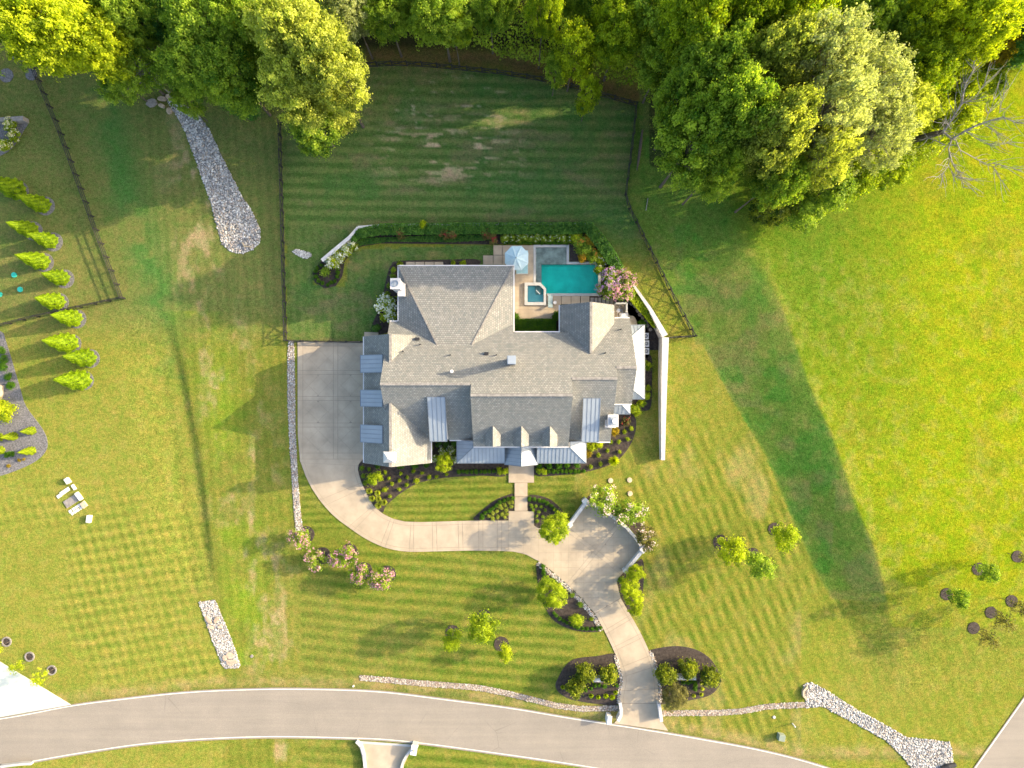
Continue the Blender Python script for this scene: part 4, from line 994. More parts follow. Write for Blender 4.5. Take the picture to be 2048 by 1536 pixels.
for gx in range(1071, 1134, 13):       # stone tiles of the ledge
    for gy in range(495, 529, 11):
        pslab('ledge_tile', [(gx+.4, gy+.4), (min(gx+12.8, 1133.4), gy+.4), (min(gx+12.8, 1133.4), min(gy+10.8, 528.8)), (gx+.4, min(gy+10.8, 528.8))], -0.05, -0.035, 'ledge')
def sheet(name, poly, z, mat, parent=pool):
    if area(poly) > 0: poly = poly[::-1]
    o = MB().poly([P(*p, 0)+Vector((0, 0, z)) for p in poly]).build(name, [M[mat]]); o.parent = parent; o.matrix_parent_inverse = Matrix.Translation(-parent.location); return o
sheet('water', DEEP, 0.04, 'water'); sheet('shallow_water', [(1071, 494), (1134, 494), (1134, 529), (1083, 529), (1083, 588), (1071, 588)], 0.04, 'shallow')
MB_ = MB().bar(P(1188, 552, -0.9), P(1188, 566, -0.9), 0.05, 0.05).build('pool_rail', [M['white']]); MB_.parent = pool; MB_.matrix_parent_inverse = Matrix.Translation(-pool.location)
spa = empty('spa', G(1071, 588), label='small square hot tub with pale stone rim and a cut corner', cat='hot tub')
SO = [(1049, 566), (1081, 566), (1092, 578), (1092, 611), (1049, 611)]; SI = [(1055, 572), (1079, 572), (1087, 580), (1087, 605), (1055, 605)]
for i in range(5):
    j = (i+1) % 5; pslab('rim', [SO[i], SO[j], SI[j], SI[i]], -0.2, 0.42, 'coping', spa)
basin(SI, 0.40, -0.5, 'plaster', 'basin', spa)
pslab('bench', [(1055, 572), (1066, 572), (1061, 578), (1061, 605), (1055, 605)], -0.45, -0.02, 'plaster', spa); pslab('bench', [(1061, 600), (1087, 600), (1087, 605), (1061, 605)], -0.45, -0.02, 'plaster', spa)
sheet('water', SI, 0.30, 'spa_water', spa)
sb = MB().bar(P(1072, 580, 0.35), P(1080, 588, 0.35), 0.07, 0.05).build('handrail', [M['white']]); sb.parent = spa; sb.matrix_parent_inverse = Matrix.Translation(-spa.location)
# umbrella, daybed, lounge chair, side table
umb = empty('umbrella', P(1032, 517, 2.6)*1.0, label='pale teal octagonal parasol tilted over the daybed by the pool', cat='parasol'); umb.location.z = 0.125
tilt = Matrix.Rotation(math.radians(8), 4, 'X') @ Matrix.Rotation(math.radians(-7), 4, 'Y')
R_ = 1.62; top = Vector((0, 0, 2.95))
rim = [tilt @ Vector((R_*math.cos(math.radians(22.5+45*i)), R_*math.sin(math.radians(22.5+45*i)), -0.62)) + top for i in range(8)]
for i in range(8):
    a, b_ = rim[i], rim[(i+1) % 8]; sag = (a+b_)/2*0.985+top*0.015; mid_ = ((a+b_)/2+top)/2-Vector((0, 0, 0.06)); mb = MB()
    mb.poly([top, a, mid_]); mb.poly([a, sag, mid_]); mb.poly([sag, b_, mid_]); mb.poly([b_, top, mid_])
    mb.poly([a, a-Vector((0, 0, 0.16)), sag-Vector((0, 0, 0.16)), sag]); mb.poly([sag, sag-Vector((0, 0, 0.16)), b_-Vector((0, 0, 0.16)), b_])
    mb.build('canopy_panel', [M['teal2']], umb)
MB().tube([(0, 0, 0), (0, 0, 2.9)], 0.04, 8).build('pole', [M['dark']], umb)
MB().lathe([(0.07, 2.9), (0.06, 3.02), (0.02, 3.06)], 10).build('finial', [M['dark']], umb)
MB().lathe([(0.35, 0), (0.35, 0.08), (0.06, 0.14)], 20).build('umbrella_base', [M['dark']], umb)
day = empty('daybed', P(1044, 524, 0.4), label='square teal cushioned daybed half under the parasol', cat='daybed'); day.location.z = 0.125
MB().box(-0.75, 0.78, -1.55, 1.5, 0.05, 0.30).build('frame', [M['white']], day)
for x0, x1 in ((-0.72, -0.02), (0.0, 0.74)): MB().box(x0, x1, -1.5, 1.45, 0.305, 0.46).build('cushion', [M['teal']], day)
MB().box(-0.3, 0.5, 1.0, 1.35, 0.47, 0.62).build('pillow', [M['teal2']], day)
def lounge():
    l = empty('lounge_chair', P(1100.5, 601, 0.3), label='pale sun lounger between the hot tub and the round table', cat='sun lounger'); l.location.z = 0.125
    MB().box(-0.3, 0.3, -0.55, 0.75, 0.28, 0.36).build('seat', [M['cushion']], l)
    mb = MB(); mb.poly([(-0.3, -0.55, 0.36), (0.3, -0.55, 0.36), (0.3, -0.95, 0.75), (-0.3, -0.95, 0.75)][::-1]); mb.bar((0, -0.55, 0.32), (0, -0.97, 0.72), 0.6, 0.08); mb.build('backrest', [M['cushion']], l)
    for sx in (-0.27, 0.27):
        for sy in (-0.5, 0.7): MB().box(sx-0.02, sx+0.02, sy-0.02, sy+0.02, 0, 0.28).build('leg', [M['dark']], l)
lounge()
st = empty('side_table', G(1109.5, 606), label='small round white table beside the sun lounger', cat='side table'); st.location.z = 0.125
MB().lathe([(0.22, 0.44), (0.22, 0.47)], 20).build('tabletop', [M['white']], st); MB().lathe([(0.16, 0), (0.16, 0.02), (0.03, 0.04), (0.03, 0.44)], 12).build('pedestal', [M['white']], st)
# low screen around the pool equipment
scr = empty('equipment_screen', G(1250, 608), label='low grey-white L-shaped screen wall beside the northern gable', cat='screen wall')
for a, b_ in (((1228, 609), (1250, 609)), ((1250, 609), (1250, 627))):
    MB().bar(Vector(G(*a, 0.75))-scr.location, Vector(G(*b_, 0.75))-scr.location, 0.16, 1.5).build('screen_panel', [M['coping']], scr)
pp = empty('pool_pump', G(1236, 622), label='white pool pump with pipes inside the screen wall', cat='pool pump')
MB().lathe([(0.28, 0), (0.30, 0.5), (0.22, 0.75), (0.05, 0.8)], 16).build('tank', [M['white']], pp)
for q_ in (((0, 0.1, 0.5), (0.45, 0.1, 0.5), (0.45, -0.6, 0.5)), ((-0.1, 0, 0.3), (-0.1, -0.9, 0.3), (0.3, -0.95, 0.3)), ((0.2, 0.5, 0.2), (0.2, 0.9, 0.5))):
    MB().tube(q_, 0.045, 8).build('pipe', [M['white']], pp)
hb = MB().box(-0.5, 0.5, -0.3, 0.3, 0, 0.8).box(-0.35, 0.35, -0.2, 0.2, 0.8, 0.86).build('pool_heater', [M['white']]); hb.location = G(1246, 632, 0.05); tag(hb, 'white heater cabinet at the south end of the equipment corner', 'pool heater')
def ac(px, py, lb):
    a = empty('air_conditioner', G(px, py), label=lb, cat='air conditioner', group='air conditioners beside the east lean-to')
    mb = MB(); mb.box(-0.36, 0.36, -0.40, 0.40, 0.05, 0.92); mb.build('casing', [M['white']], a)
    MB().lathe([(0.34, 0.92), (0.34, 0.97), (0.27, 0.97), (0.27, 0.93)], 24).build('fan_ring', [M['white']], a)
    MB().lathe([(0.26, 0.935), (0.26, 0.94)], 24).build('grille', [M['dark']], a)
    for k in range(4):
        t = math.pi*k/4; MB().bar((0.26*math.cos(t), 0.26*math.sin(t), 0.955), (-0.26*math.cos(t), -0.26*math.sin(t), 0.955), 0.03, 0.02).build('fan_blade', [M['white']], a)
ac(1289, 673, 'white round-topped air conditioner nearest the stepping stones'); ac(1290, 688, 'middle one of the three white air conditioners by the lean-to'); ac(1290, 703, 'white air conditioner nearest the round green shrub, last of three')

# ---------------------------------------------------------------- white garden walls
def wall_run(name, pts, hs, w, label, cat='wall', mat='white_stone', cap=True, group=None):
    """pts: photo px of the wall's top line; hs: height at each"""
    r = empty(name, base_of(pts[0][0], pts[0][1], hs[0]), label=label, cat=cat, group=group)
    T_ = []; 
    for p, h_ in zip(pts, hs):
        b_ = base_of(p[0], p[1], h_); T_.append((Vector((b_.x, b_.y, b_.z+h_)), Vector((b_.x, b_.y, b_.z-0.3))))
    for i in range(len(T_)-1):
        (a, a0), (c_, c0) = T_[i], T_[i+1]; d = (c_-a); d.z = 0; d.normalize(); n = Vector((-d.y, d.x, 0))
        ww = w if not isinstance(w, (list, tuple)) else w[i]; w2 = w if not isinstance(w, (list, tuple)) else w[i+1]
        mb = MB(); o = r.location; ext = d*0.0
        A = [a0+n*ww/2, a0-n*ww/2, c0-n*w2/2, c0+n*w2/2]; B = [a+n*ww/2, a-n*ww/2, c_-n*w2/2, c_+n*w2/2]
        A = [v-o for v in A]; B = [v-o for v in B]
        mb.poly(B[::-1]); 
        for k in range(4): j = (k+1) % 4; mb.poly([A[k], A[j], B[j], B[k]])
        mb.build('wall_section', [M[mat]], r)
        if cap:
            g_ = 0.03; up = Vector((0, 0, 0.004)); mb = MB()
            C_ = [a+n*(ww/2+g_), a-n*(ww/2+g_), c_-n*(w2/2+g_), c_+n*(w2/2+g_)]
            C_ = [v-o for v in C_]; D_ = [v+Vector((0, 0, 0.09)) for v in C_]
            mb.poly(D_[::-1]); mb.poly(C_)
            for k in range(4): j = (k+1) % 4; mb.poly([C_[k], C_[j], D_[j], D_[k]])
            mb.build('wall_cap', [M['white_stone']], r)
    return r
wall_run('garden_wall', [(644, 521), (700, 474), (716, 454.5), (760, 450), (960, 448), (1184, 447), (1214, 486), (1246, 541), (1300, 618), (1330, 672)], [1.2, 1.2, 0.9, 0.7, 0.6, 0.6, 0.7, 1.0, 1.9, 2.4], [0.40, 0.36, 0.24, 0.12, 0.10, 0.10, 0.12, 0.16, 0.38, 0.7], 'white garden wall bending round the pool garden behind the hedge')
wall_run('retaining_wall', [(1331, 675), (1328.5, 760), (1327, 840), (1326, 920)], [2.4, 2.1, 1.7, 1.2], [0.76, 0.66, 0.52, 0.40], 'long straight white wall east of the house, tapering southward')
wall_run('court_wall', [(1172, 1005), (1140, 1048)], [0.9, 0.9], 0.36, 'short white wall between two pillars at the northwest of the turning court')
wall_run('court_wall', [(1287, 1099), (1252, 1141)], [0.9, 0.9], 0.36, 'short white wall at the southeast edge of the turning court')
cw = wall_run('court_wall', [(1174, 1005), (1194, 1014), (1214, 1026), (1234, 1040), (1253, 1055), (1268, 1072), (1281, 1090), (1286, 1098)], [0.8]*8, 0.30, 'curved white wall behind the pink crape myrtles of the turning court')
def pillar(px, py, lb, w=0.62, h=1.15):
    p = empty('wall_pillar', base_of(px, py, h), rz=math.radians(rnd.uniform(40, 50)), label=lb, cat='pillar')
    MB().box(-w/2, w/2, -w/2, w/2, -0.2, h).build('shaft', [M['white_stone']], p); MB().box(-w/2-.06, w/2+.06, -w/2-.06, w/2+.06, h, h+0.08).build('pillar_cap', [M['white']], p)
pillar(1171, 1003, 'white square pillar at the northern corner of the turning court'); pillar(1140, 1050, 'small white pillar next to the round yellow-green tree', 0.45)
pillar(1287, 1099, 'white square pillar at the eastern corner of the turning court'); pillar(1251, 1142, 'small white pillar next to the yellow hedge by the drive', 0.42)
wall_run('gate_wall', [(1240, 1405), (1242.5, 1420), (1242, 1430), (1236, 1442)], [1.0]*4, 0.32, 'bent white wall on the mailbox side of the drive mouth')
wall_run('gate_wall', [(1318, 1407), (1321, 1425), (1323, 1443)], [1.0]*3, 0.32, 'straight white wall on the east side of the drive mouth')
wall_run('sign_wall', [(1185, 1360), (1207, 1360)], [1.0, 1.0], 0.42, 'white wall block between two big shrubs west of the drive')
wall_run('sign_wall', [(1353, 1356), (1392, 1356)], [1.0, 1.0], 0.42, 'white wall block among three big shrubs east of the drive')
wall_run('bed_wall', [(-60, 243), (46, 236)], [1.1, 1.1], 0.55, 'grey timber-topped low wall above the slate bed', mat='gray_stone', cap=False)
wall_run('kerb_wall', [(712, 1484), (722, 1494), (727, 1512), (730, 1545)], [0.6]*4, 0.28, 'pale bent kerb wall on the west of the opposite drive', mat='coping', cap=False)
wall_run('kerb_wall', [(829, 1493), (814, 1510), (806, 1524), (800, 1545)], [0.6]*4, 0.28, 'pale bent kerb wall on the east of the opposite drive', mat='coping', cap=False)
wall_run('culvert_wall', [(0, 1534), (40, 1529), (62, 1528)], [0.5]*3, 0.30, 'pale low culvert wall at the southwest road edge', mat='coping', cap=False)
mbx = empty('mailbox', base_of(1218, 1440, 1.2), rz=math.radians(-8), label='white masonry mailbox pillar at the road edge', cat='mailbox')
MB().box(-0.28, 0.28, -0.45, 0.45, -0.1, 1.15).build('pillar', [M['white_stone']], mbx)
mb = MB(); pr = [(-0.34, 1.15), (-0.34, 1.22), (-0.2, 1.42), (0.2, 1.42), (0.34, 1.22), (0.34, 1.15)]
fr_ = [(x_, -0.52, z_) for x_, z_ in pr]; bk_ = [(x_, 0.52, z_) for x_, z_ in pr]; mb.poly(fr_[::-1]); mb.poly(bk_)
for i in range(6): j = (i+1) % 6; mb.poly([fr_[i], fr_[j], bk_[j], bk_[i]][::-1])
mb.build('hood', [M['white']], mbx); MB().box(-0.16, 0.16, -0.47, -0.45, 0.75, 1.05).build('mailbox_door', [M['dark']], mbx)
mbx = empty('mailbox', base_of(828, 1500, 1.1), rz=math.radians(-10), label='pale masonry mailbox box beside the opposite drive', cat='mailbox')
MB().box(-0.35, 0.35, -0.6, 0.6, -0.1, 1.1).build('pillar', [M['coping']], mbx); MB().box(-0.4, 0.4, -0.65, 0.65, 1.1, 1.2).build('pillar_cap', [M['white']], mbx); MB().box(-0.12, 0.12, -0.1, 0.1, 1.2, 1.35).build('lamp', [M['tan']], mbx)

# ---------------------------------------------------------------- fences
def fence(pts, label, h=1.35, bay=30, style='cross', mat='black', name='paddock_fence', first=True):
    L = resample(pts, bay)
    if math.dist(L[-1], pts[-1]) > 6: L.append(pts[-1])
    b = [G(*p) for p in L]; r = empty(name, b[0], label=label, cat='fence'); o = r.location
    post = None
    for p in b:
        if post is None:
            post = MB().box(-0.07, 0.07, -0.07, 0.07, -0.1, h+0.05).build('post', [M[mat]], r); post.location = p-o
        else: q = post.copy(); COL.objects.link(q); q.parent = r; q.location = p-o
    rail = MB().bar((0, 0, 0), (1, 0, 0), 0.045, 0.13).build('rail', [M[mat]], r); used_ = False
    def place(a, c_):
        nonlocal used_
        q = rail if not used_ else rail.copy()
        if used_: COL.objects.link(q); q.parent = r
        used_ = True; d = c_-a; q.location = a-o; q.rotation_mode = 'QUATERNION'
        x_ = d.normalized(); z_ = Vector((0, 0, 1)); y_ = z_.cross(x_).normalized(); z_ = x_.cross(y_)
        q.rotation_quaternion = Matrix((x_, y_, z_)).transposed().to_quaternion(); q.scale = (d.length, 1, 1)
    Z = lambda k: Vector((0, 0, k))
    for a, c_ in zip(b, b[1:]):
        n = (c_-a).cross(Vector((0, 0, 1))).normalized()*0.06
        if style == 'cross':
            place(a+Z(h-0.08)+n, c_+Z(h-0.08)+n); place(a+Z(0.15)+n, c_+Z(0.15)+n); place(a+Z(0.2)-n, c_+Z(h-0.15)-n); place(a+Z(h-0.15)+n*1.6, c_+Z(0.2)+n*1.6)
        else:
            for k in (h-0.08, h*0.62, h*0.28): place(a+Z(k)+n, c_+Z(k)+n)
    return r
fence([(563, 245), (565, 330), (568, 430), (571, 560), (575, 681)], 'black rail fence running down the west side of the back garden')
fence([(575, 681), (650, 683), (725, 684)], 'low black fence along the top edge of the garage court', h=1.0)
fence([(725, 134), (790, 131), (850, 133), (1000, 148), (1100, 165), (1170, 182), (1272, 212)], 'black crossbuck fence in front of the dark wood edge')
fence([(1272, 212), (1266, 270), (1257, 340), (1249, 400), (1290, 483), (1335, 573), (1388, 673)], 'black crossbuck fence down the east side casting crossed shadows')
fence([(1388, 673), (1337, 676)], 'short black fence link between the east fence and the white wall')
fence([(60, 110), (80, 155), (125, 260), (165, 370), (205, 480), (250, 597)], 'thin dark wire and rail fence slanting down beside the western yard', style='rail', h=1.3, bay=29, name='yard_fence')
fence([(250, 597), (150, 618), (60, 638), (-40, 664)], 'thin dark rail fence passing behind the row of cone evergreens', style='rail', h=1.3, bay=29, name='yard_fence')

# ---------------------------------------------------------------- small things on the lawns
def disc(px, py, r_, h_, mat, name, label, cat, group=None, seg=22):
    mb = MB(); mb.lathe([(r_, -0.05), (r_, h_), (r_*0.86, h_+0.02), (r_*0.80, h_+0.005), (r_*0.3, h_+0.02)], seg)
    o = mb.build(name, [M[mat]]); o.location = G(px, py); return tag(o, label, cat, group)
for px, py, lb in ((1221, 961, 'round pale lid at the northwest of the four lids in the lawn'), (1259, 960, 'round pale lid at the northeast of the four lids in the lawn'), (1223, 989, 'round pale lid partly under the crape myrtle'), (1260, 987, 'round pale lid at the southeast of the four lids in the lawn')):
    disc(px, py, 0.33, 0.12, 'tan', 'septic_lid', lb, 'lid', 'round septic lids in the lawn')
for px, py, lb in ((29, 550, 'teal green round lid highest in the yard'), (41, 579, 'teal green round lid between two others'), (0, 589, 'teal green round lid cut by the picture edge')):
    disc(px, py, 0.34, 0.15, 'green_lid', 'septic_lid', lb, 'lid', 'teal green lids by the evergreens')
def box_thing(px, py, w, d, h_, ang, mat, name, label, cat, z=0.0, bev=0.02):
    mb = MB(); mb.box(-w/2, w/2, -d/2, d/2, -0.03, h_); o = mb.build(name, [M[mat]]); o.rotation_euler = (0, 0, math.radians(ang)); o.location = G(px, py, z)
    bmm = bmesh.new(); bmm.from_mesh(o.data); bmesh.ops.bevel(bmm, geom=list(bmm.edges), offset=bev, segments=1, affect='EDGES'); bmm.to_mesh(o.data); bmm.free()
    return tag(o, label, cat)
box_thing(138, 961, 0.45, 0.75, 0.55, 35, 'marble', 'stone_block', 'white upright block at the top of the stone pile on the lawn', 'stone block')
box_thing(149, 974, 0.3, 0.75, 0.3, 35, 'marble', 'stone_block', 'narrow white block just below the topmost one', 'stone block')
box_thing(160, 992, 0.4, 1.15, 0.45, 37, 'marble', 'stone_block', 'long cream block beside the grey pallet', 'stone block')
box_thing(169, 1009, 0.65, 0.8, 0.28, 37, 'tan', 'stone_block', 'square tan block at the end of the cracked marble', 'stone block')
box_thing(180.5, 1037, 0.5, 0.95, 0.5, -8, 'marble', 'stone_block', 'white block standing alone south of the others', 'stone block')
box_thing(143, 1002, 1.9, 1.0, 0.12, 33, 'gray_stone', 'pallet', 'flat grey pallet in the middle of the stone pile', 'pallet')
sl_ = empty('marble_slab', G(128, 985), rz=math.radians(33), label='rough white marble slab north of the grey pallet', cat='marble slab')
for x0, x1, y0, y1 in ((-1.0, -0.45, -0.28, 0.15), (-0.43, 0.2, -0.22, 0.28), (0.22, 0.9, -0.2, 0.3)): MB().box(x0, x1, y0, y1, -0.02, 0.1+rnd.random()*0.06).build('piece', [M['marble']], sl_)
sl_ = empty('marble_slab', G(153, 1018), rz=math.radians(33), label='white marble slab broken into pieces below the pallet', cat='marble slab')
for i in range(4):
    for j in range(2):
        x0 = -1.0+i*0.46+rnd.uniform(-0.05, 0.05); y0 = -0.42+j*0.42; q = [(x0+rnd.uniform(0, .1), y0), (x0+0.40, y0+rnd.uniform(0, .08)), (x0+0.42, y0+0.36), (x0+rnd.uniform(0, .08), y0+0.38)]
        mb = MB(); zt = rnd.uniform(0.06, 0.12); mb.poly([(*p, zt) for p in q]); mb.poly([(*p, -0.02) for p in q][::-1])
        for k in range(4): l_ = (k+1) % 4; mb.poly([(*q[k], -0.02), (*q[l_], -0.02), (*q[l_], zt), (*q[k], zt)])
        mb.build('piece', [M['marble']], sl_)
u_ = box_thing(1560, 1471, 0.8, 0.8, 0.75, -10, 'util', 'utility_box', 'small grey-green utility cabinet by the road', 'utility box')
po = MB().tube([(0, 0, 0), (0, 0, 0.9)], 0.08, 10).build('marker_post', [M['white']]); po.location = G(1585, 1447); tag(po, 'short white marker post near the utility cabinet', 'marker post')
disc(1548, 1434, 0.2, 0.1, 'coping', 'valve_lid', 'small pale valve lid near the utility cabinet', 'lid')
disc(504, 1312, 0.2, 0.1, 'gray_stone', 'valve_lid', 'small dark round valve lid right of the slanting stone strip', 'lid')
disc(707, 1372, 0.13, 0.1, 'white', 'valve_lid', 'tiny white valve lid at the road verge', 'lid')
hw_ = empty('headwall', G(1605, 1387), label='tan concrete outfall headwall at the upper end of the stone channel', cat='headwall')
for a, c_ in (((1613, 1371), (1605, 1380)), ((1605, 1380), (1605, 1390)), ((1605, 1390), (1612, 1396))): MB().bar(G(*a, 0.15)-hw_.location, G(*c_, 0.15)-hw_.location, 0.22, 0.5).build('wall_section', [M['tan']], hw_)
of_ = empty('outfall', G(497, 490), label='tan flared concrete outfall at the foot of the stone channel', cat='outfall')
for a, c_ in (((486, 486), (491, 494)), ((491, 494), (503, 494)), ((503, 494), (506, 485))): MB().bar(G(*a, 0.22)-of_.location, G(*c_, 0.22)-of_.location, 0.12, 0.4).build('wall_section', [M['tan']], of_)
slab('apron', [(487, 486), (506, 485), (503, 493), (491, 493)], 0, 0.2, M['flag'], None).parent = of_; of_.children[-1].matrix_parent_inverse = Matrix.Translation(-of_.location)
pc = MB().tube([(-0.9, 0.2, 0.25), (0.0, 0.0, 0.3), (0.9, -0.4, 0.25)], 0.3, 12).build('culvert_pipe', [M['dark']]); pc.location = G(1893, 1530); pc.rotation_euler = (0, 0, 0.6); tag(pc, 'dark culvert pipe mouth at the low end of the stone channel', 'pipe')
ph = MB().bar((-0.15, -0.8, 0.06), (0.1, 0.8, 0.06), 0.08, 0.08).build('stake', [M['deadwood']]); ph.location = G(1294, 409); tag(ph, 'thin pale stake lying in the grass beyond the fence', 'stake')
lg_ = MB().tube([(0.35, 3.0, 0.15), (0.1, 1.0, 0.18), (-0.15, -0.9, 0.15), (-0.35, -2.2, 0.1)], [0.12, 0.2, 0.16, 0.06], 8).build('log', [M['bark']]); lg_.location = G(1279, 307); tag(lg_, 'dark rotting log in the grass outside the fence', 'log')
bx = box_thing(-2, 784, 1.2, 1.9, 0.5, -10, 'tan', 'landing', 'pale concrete landing cut by the picture edge in the slate bed', 'landing')
# ---------------------------------------------------------------- foliage
def unit(a): return a/np.maximum(np.linalg.norm(a, axis=1, keepdims=True), 1e-6)
def leaf_quads(p, n, size, rg, aspect=0.62):
    """diamond leaves at points p with normals n"""
    m = len(p); t = unit(np.cross(n, rg.normal(size=(m, 3)))); b = np.cross(n, t); s_ = (size*rg.uniform(0.6, 1.35, m))[:, None]
    V = np.stack([p-t*s_*0.5, p+b*s_*0.5*aspect+n*s_*0.08, p+t*s_*0.5, p-b*s_*0.5*aspect+n*s_*0.08], 1).reshape(-1, 3)
    return V, np.arange(m*4).reshape(-1, 4)
def foliage_mesh(name, p, n, size, tint, mat, rg, aspect=0.62):
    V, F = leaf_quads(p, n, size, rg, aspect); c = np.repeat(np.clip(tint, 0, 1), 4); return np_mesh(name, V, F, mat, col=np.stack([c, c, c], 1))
def sph(rg, n, up=0.0):
    d = rg.normal(size=(n, 3)); d = unit(d); d[:, 2] = d[:, 2]+up; return unit(d)
def crown_pts(rg, R, z0, z1, ncl, rc, nleaf, lobes=5, fill=0.5, top=0.25, stretch=(1, 1)):
    """clump centres through a lobed ellipsoid, leaves over each clump"""
    d = sph(rg, ncl, top); ph = rg.uniform(0, 6.28, 4); az = np.arctan2(d[:, 1], d[:, 0])
    lob = 1+0.13*np.sin(2*az+ph[0])+0.10*np.sin(3*az+ph[1])+0.08*np.sin(lobes*az+ph[2])
    rad = rg.uniform(fill, 1.0, ncl)**0.6
    zc, hz_ = (z0+z1)/2, (z1-z0)/2
    Rr = max(0.05, R-rc*0.6)
    C = np.stack([d[:, 0]*Rr*lob*rad*stretch[0], d[:, 1]*Rr*lob*rad*stretch[1], zc+d[:, 2]*(hz_-rc*0.4)*rad], 1)
    crr = rc*rg.uniform(0.6, 1.35, ncl); ci = rg.choice(ncl, nleaf, p=crr**2/np.sum(crr**2))
    e = sph(rg, nleaf, 0.35); r_ = crr[ci]*rg.uniform(0.35, 1.0, nleaf)**0.5
    r_ = np.where(rg.random(nleaf) < 0.15, r_*1.9, r_)
    p = C[ci]+e*r_[:, None]*np.array([1, 1, 0.62]); n = unit(e*0.7+np.array([0, 0, 0.45])+rg.normal(size=(nleaf, 3))*0.55)
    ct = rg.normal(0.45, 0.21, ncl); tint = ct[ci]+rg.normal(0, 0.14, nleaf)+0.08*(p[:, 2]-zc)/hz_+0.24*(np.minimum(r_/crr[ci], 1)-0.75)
    return p, n, tint, C
def trunk_mesh(name, C, ztop, r0, rg, lean=0.0, nb=9, mat='bark'):
    mb = MB(); x = 0.0; pts = []
    k = 6
    for i in range(k+1): t = i/k; pts.append((math.sin(i*1.7)*r0*0.4*t, math.cos(i*2.1)*r0*0.4*t, -0.3+ztop*t))
    mb.tube(pts, [r0*(1.25 if i == 0 else 1-0.6*i/k) for i in range(k+1)], 9)
    idx = rg.choice(len(C), min(nb, len(C)), replace=False)
    for j in idx:
        c_ = C[j]; t = rg.uniform(0.45, 0.95); a = Vector((pts[int(t*k)][0], pts[int(t*k)][1], ztop*t)); e = Vector(c_)
        m_ = a.lerp(e, 0.5)+Vector((0, 0, (e-a).length*0.10)); mb.tube([a, m_, e], [r0*0.42, r0*0.24, r0*0.06], 6, cap=False)
    me = bpy.data.meshes.new(name); me.from_pydata(mb.v, [], mb.f); me.materials.append(M[mat]); me.update(); return me
VEG = {}
def kind(name, n_var, fn): VEG[name] = [fn(np.random.default_rng(100+7*i+sum(map(ord, name))), i) for i in range(n_var)]
def def_tree(R, Hh, z0, ncl, rc, nleaf, ls, r0, nb=9, bark='bark', **k):
    def fn(rg, i):
        p, n, t, C = crown_pts(rg, R, z0, Hh, ncl, rc, nleaf, **k)
        return {'R': R, 'H': Hh, 'zc': z0+(Hh-z0)*0.58, 'crown': foliage_mesh('crown', p, n, ls, t, LM['green'], rg), 'trunk': trunk_mesh('trunk', C, Hh*0.72, r0, rg, nb=nb, mat=bark)}
    return fn
kind('big', 5, def_tree(7.0, 17, 7.5, 420, 0.70, 40000, 0.32, 0.32, fill=0.45))
kind('open', 3, def_tree(7.0, 17, 7.5, 380, 0.55, 22000, 0.29, 0.28, nb=90, bark='deadwood', fill=0.3))
kind('mid', 3, def_tree(3.2, 8, 1.8, 110, 0.50, 12000, 0.24, 0.14, fill=0.45))
kind('young', 3, def_tree(2.0, 6.2, 1.7, 44, 0.52, 4200, 0.22, 0.07, fill=0.35))
kind('sparse', 2, def_tree(1.7, 5.0, 1.6, 34, 0.42, 1100, 0.19, 0.05, fill=0.2))
kind('myrtle', 4, def_tree(1.6, 3.6, 0.7, 34, 0.42, 3000, 0.20, 0.05, fill=0.4))
def def_shrub(R, Hh, ncl, rc, nleaf, ls, **k):
    def fn(rg, i):
        p, n, t, C = crown_pts(rg, R, 0.0, Hh, ncl, rc, nleaf, **k); p[:, 2] = np.maximum(p[:, 2], 0.03)
        return {'R': R, 'H': Hh, 'zc': Hh*0.5, 'crown': foliage_mesh('foliage', p, n, ls, t, LM['green'], rg)}
    return fn
kind('ball', 3, def_shrub(0.5, 0.75, 34, 0.20, 1100, 0.11, fill=0.75))
kind('shrub', 3, def_shrub(1.0, 1.6, 34, 0.30, 2400, 0.17, fill=0.5))
kind('loose', 3, def_shrub(0.6, 0.7, 18, 0.32, 640, 0.14, fill=0.25))
kind('broad', 3, def_shrub(1.3, 2.6, 50, 0.36, 3200, 0.25, fill=0.6, lobes=4))
def grass_fn(rg, i):
    n = 240; a = rg.uniform(0, 6.28, n); r = rg.uniform(0.1, 1.0, n)**0.7*0.6; h = 0.75*(1-0.5*r)
    b = np.stack([np.cos(a)*r*0.15, np.sin(a)*r*0.15, np.zeros(n)], 1); t = np.stack([np.cos(a)*r, np.sin(a)*r, h], 1)
    w = np.stack([-np.sin(a), np.cos(a), np.zeros(n)], 1)*0.035; m_ = (b+t)/2+np.array([0, 0, 0.12])
    V = np.stack([b, m_+w, t, m_-w], 1).reshape(-1, 3); c = np.repeat(rg.uniform(0.2, 0.9, n), 4)
    return {'R': 0.6, 'H': 0.75, 'zc': 0.3, 'crown': np_mesh('foliage', V, np.arange(n*4).reshape(-1, 4), LM['green'], col=np.stack([c]*3, 1))}
kind('tuft', 2, grass_fn)
def cone_fn(rg, i):
    n = 9000; z = rg.uniform(0, 1, n)**1.25; prof = np.interp(z, [0, 0.08, 0.3, 0.6, 0.85, 1], [0.85, 1.0, 0.92, 0.60, 0.26, 0.03])
    a = rg.uniform(0, 6.28, n); bump = 1+0.10*np.sin(a*9+z*26)+0.07*np.sin(a*5-z*17); r = 1.15*prof*bump*rg.uniform(0.72, 1.0, n)
    p = np.stack([np.cos(a)*r, np.sin(a)*r, z*5.0], 1); nn = unit(np.stack([np.cos(a), np.sin(a), np.full(n, 0.55)], 1)+rg.normal(size=(n, 3))*0.4)
    t = 0.35+0.35*(bump-0.9)/0.2+rg.normal(0, 0.12, n)
    return {'R': 1.15, 'H': 5.0, 'zc': 2.2, 'crown': foliage_mesh('foliage', p, nn, 0.17, t, LM['arbor'], rg)}
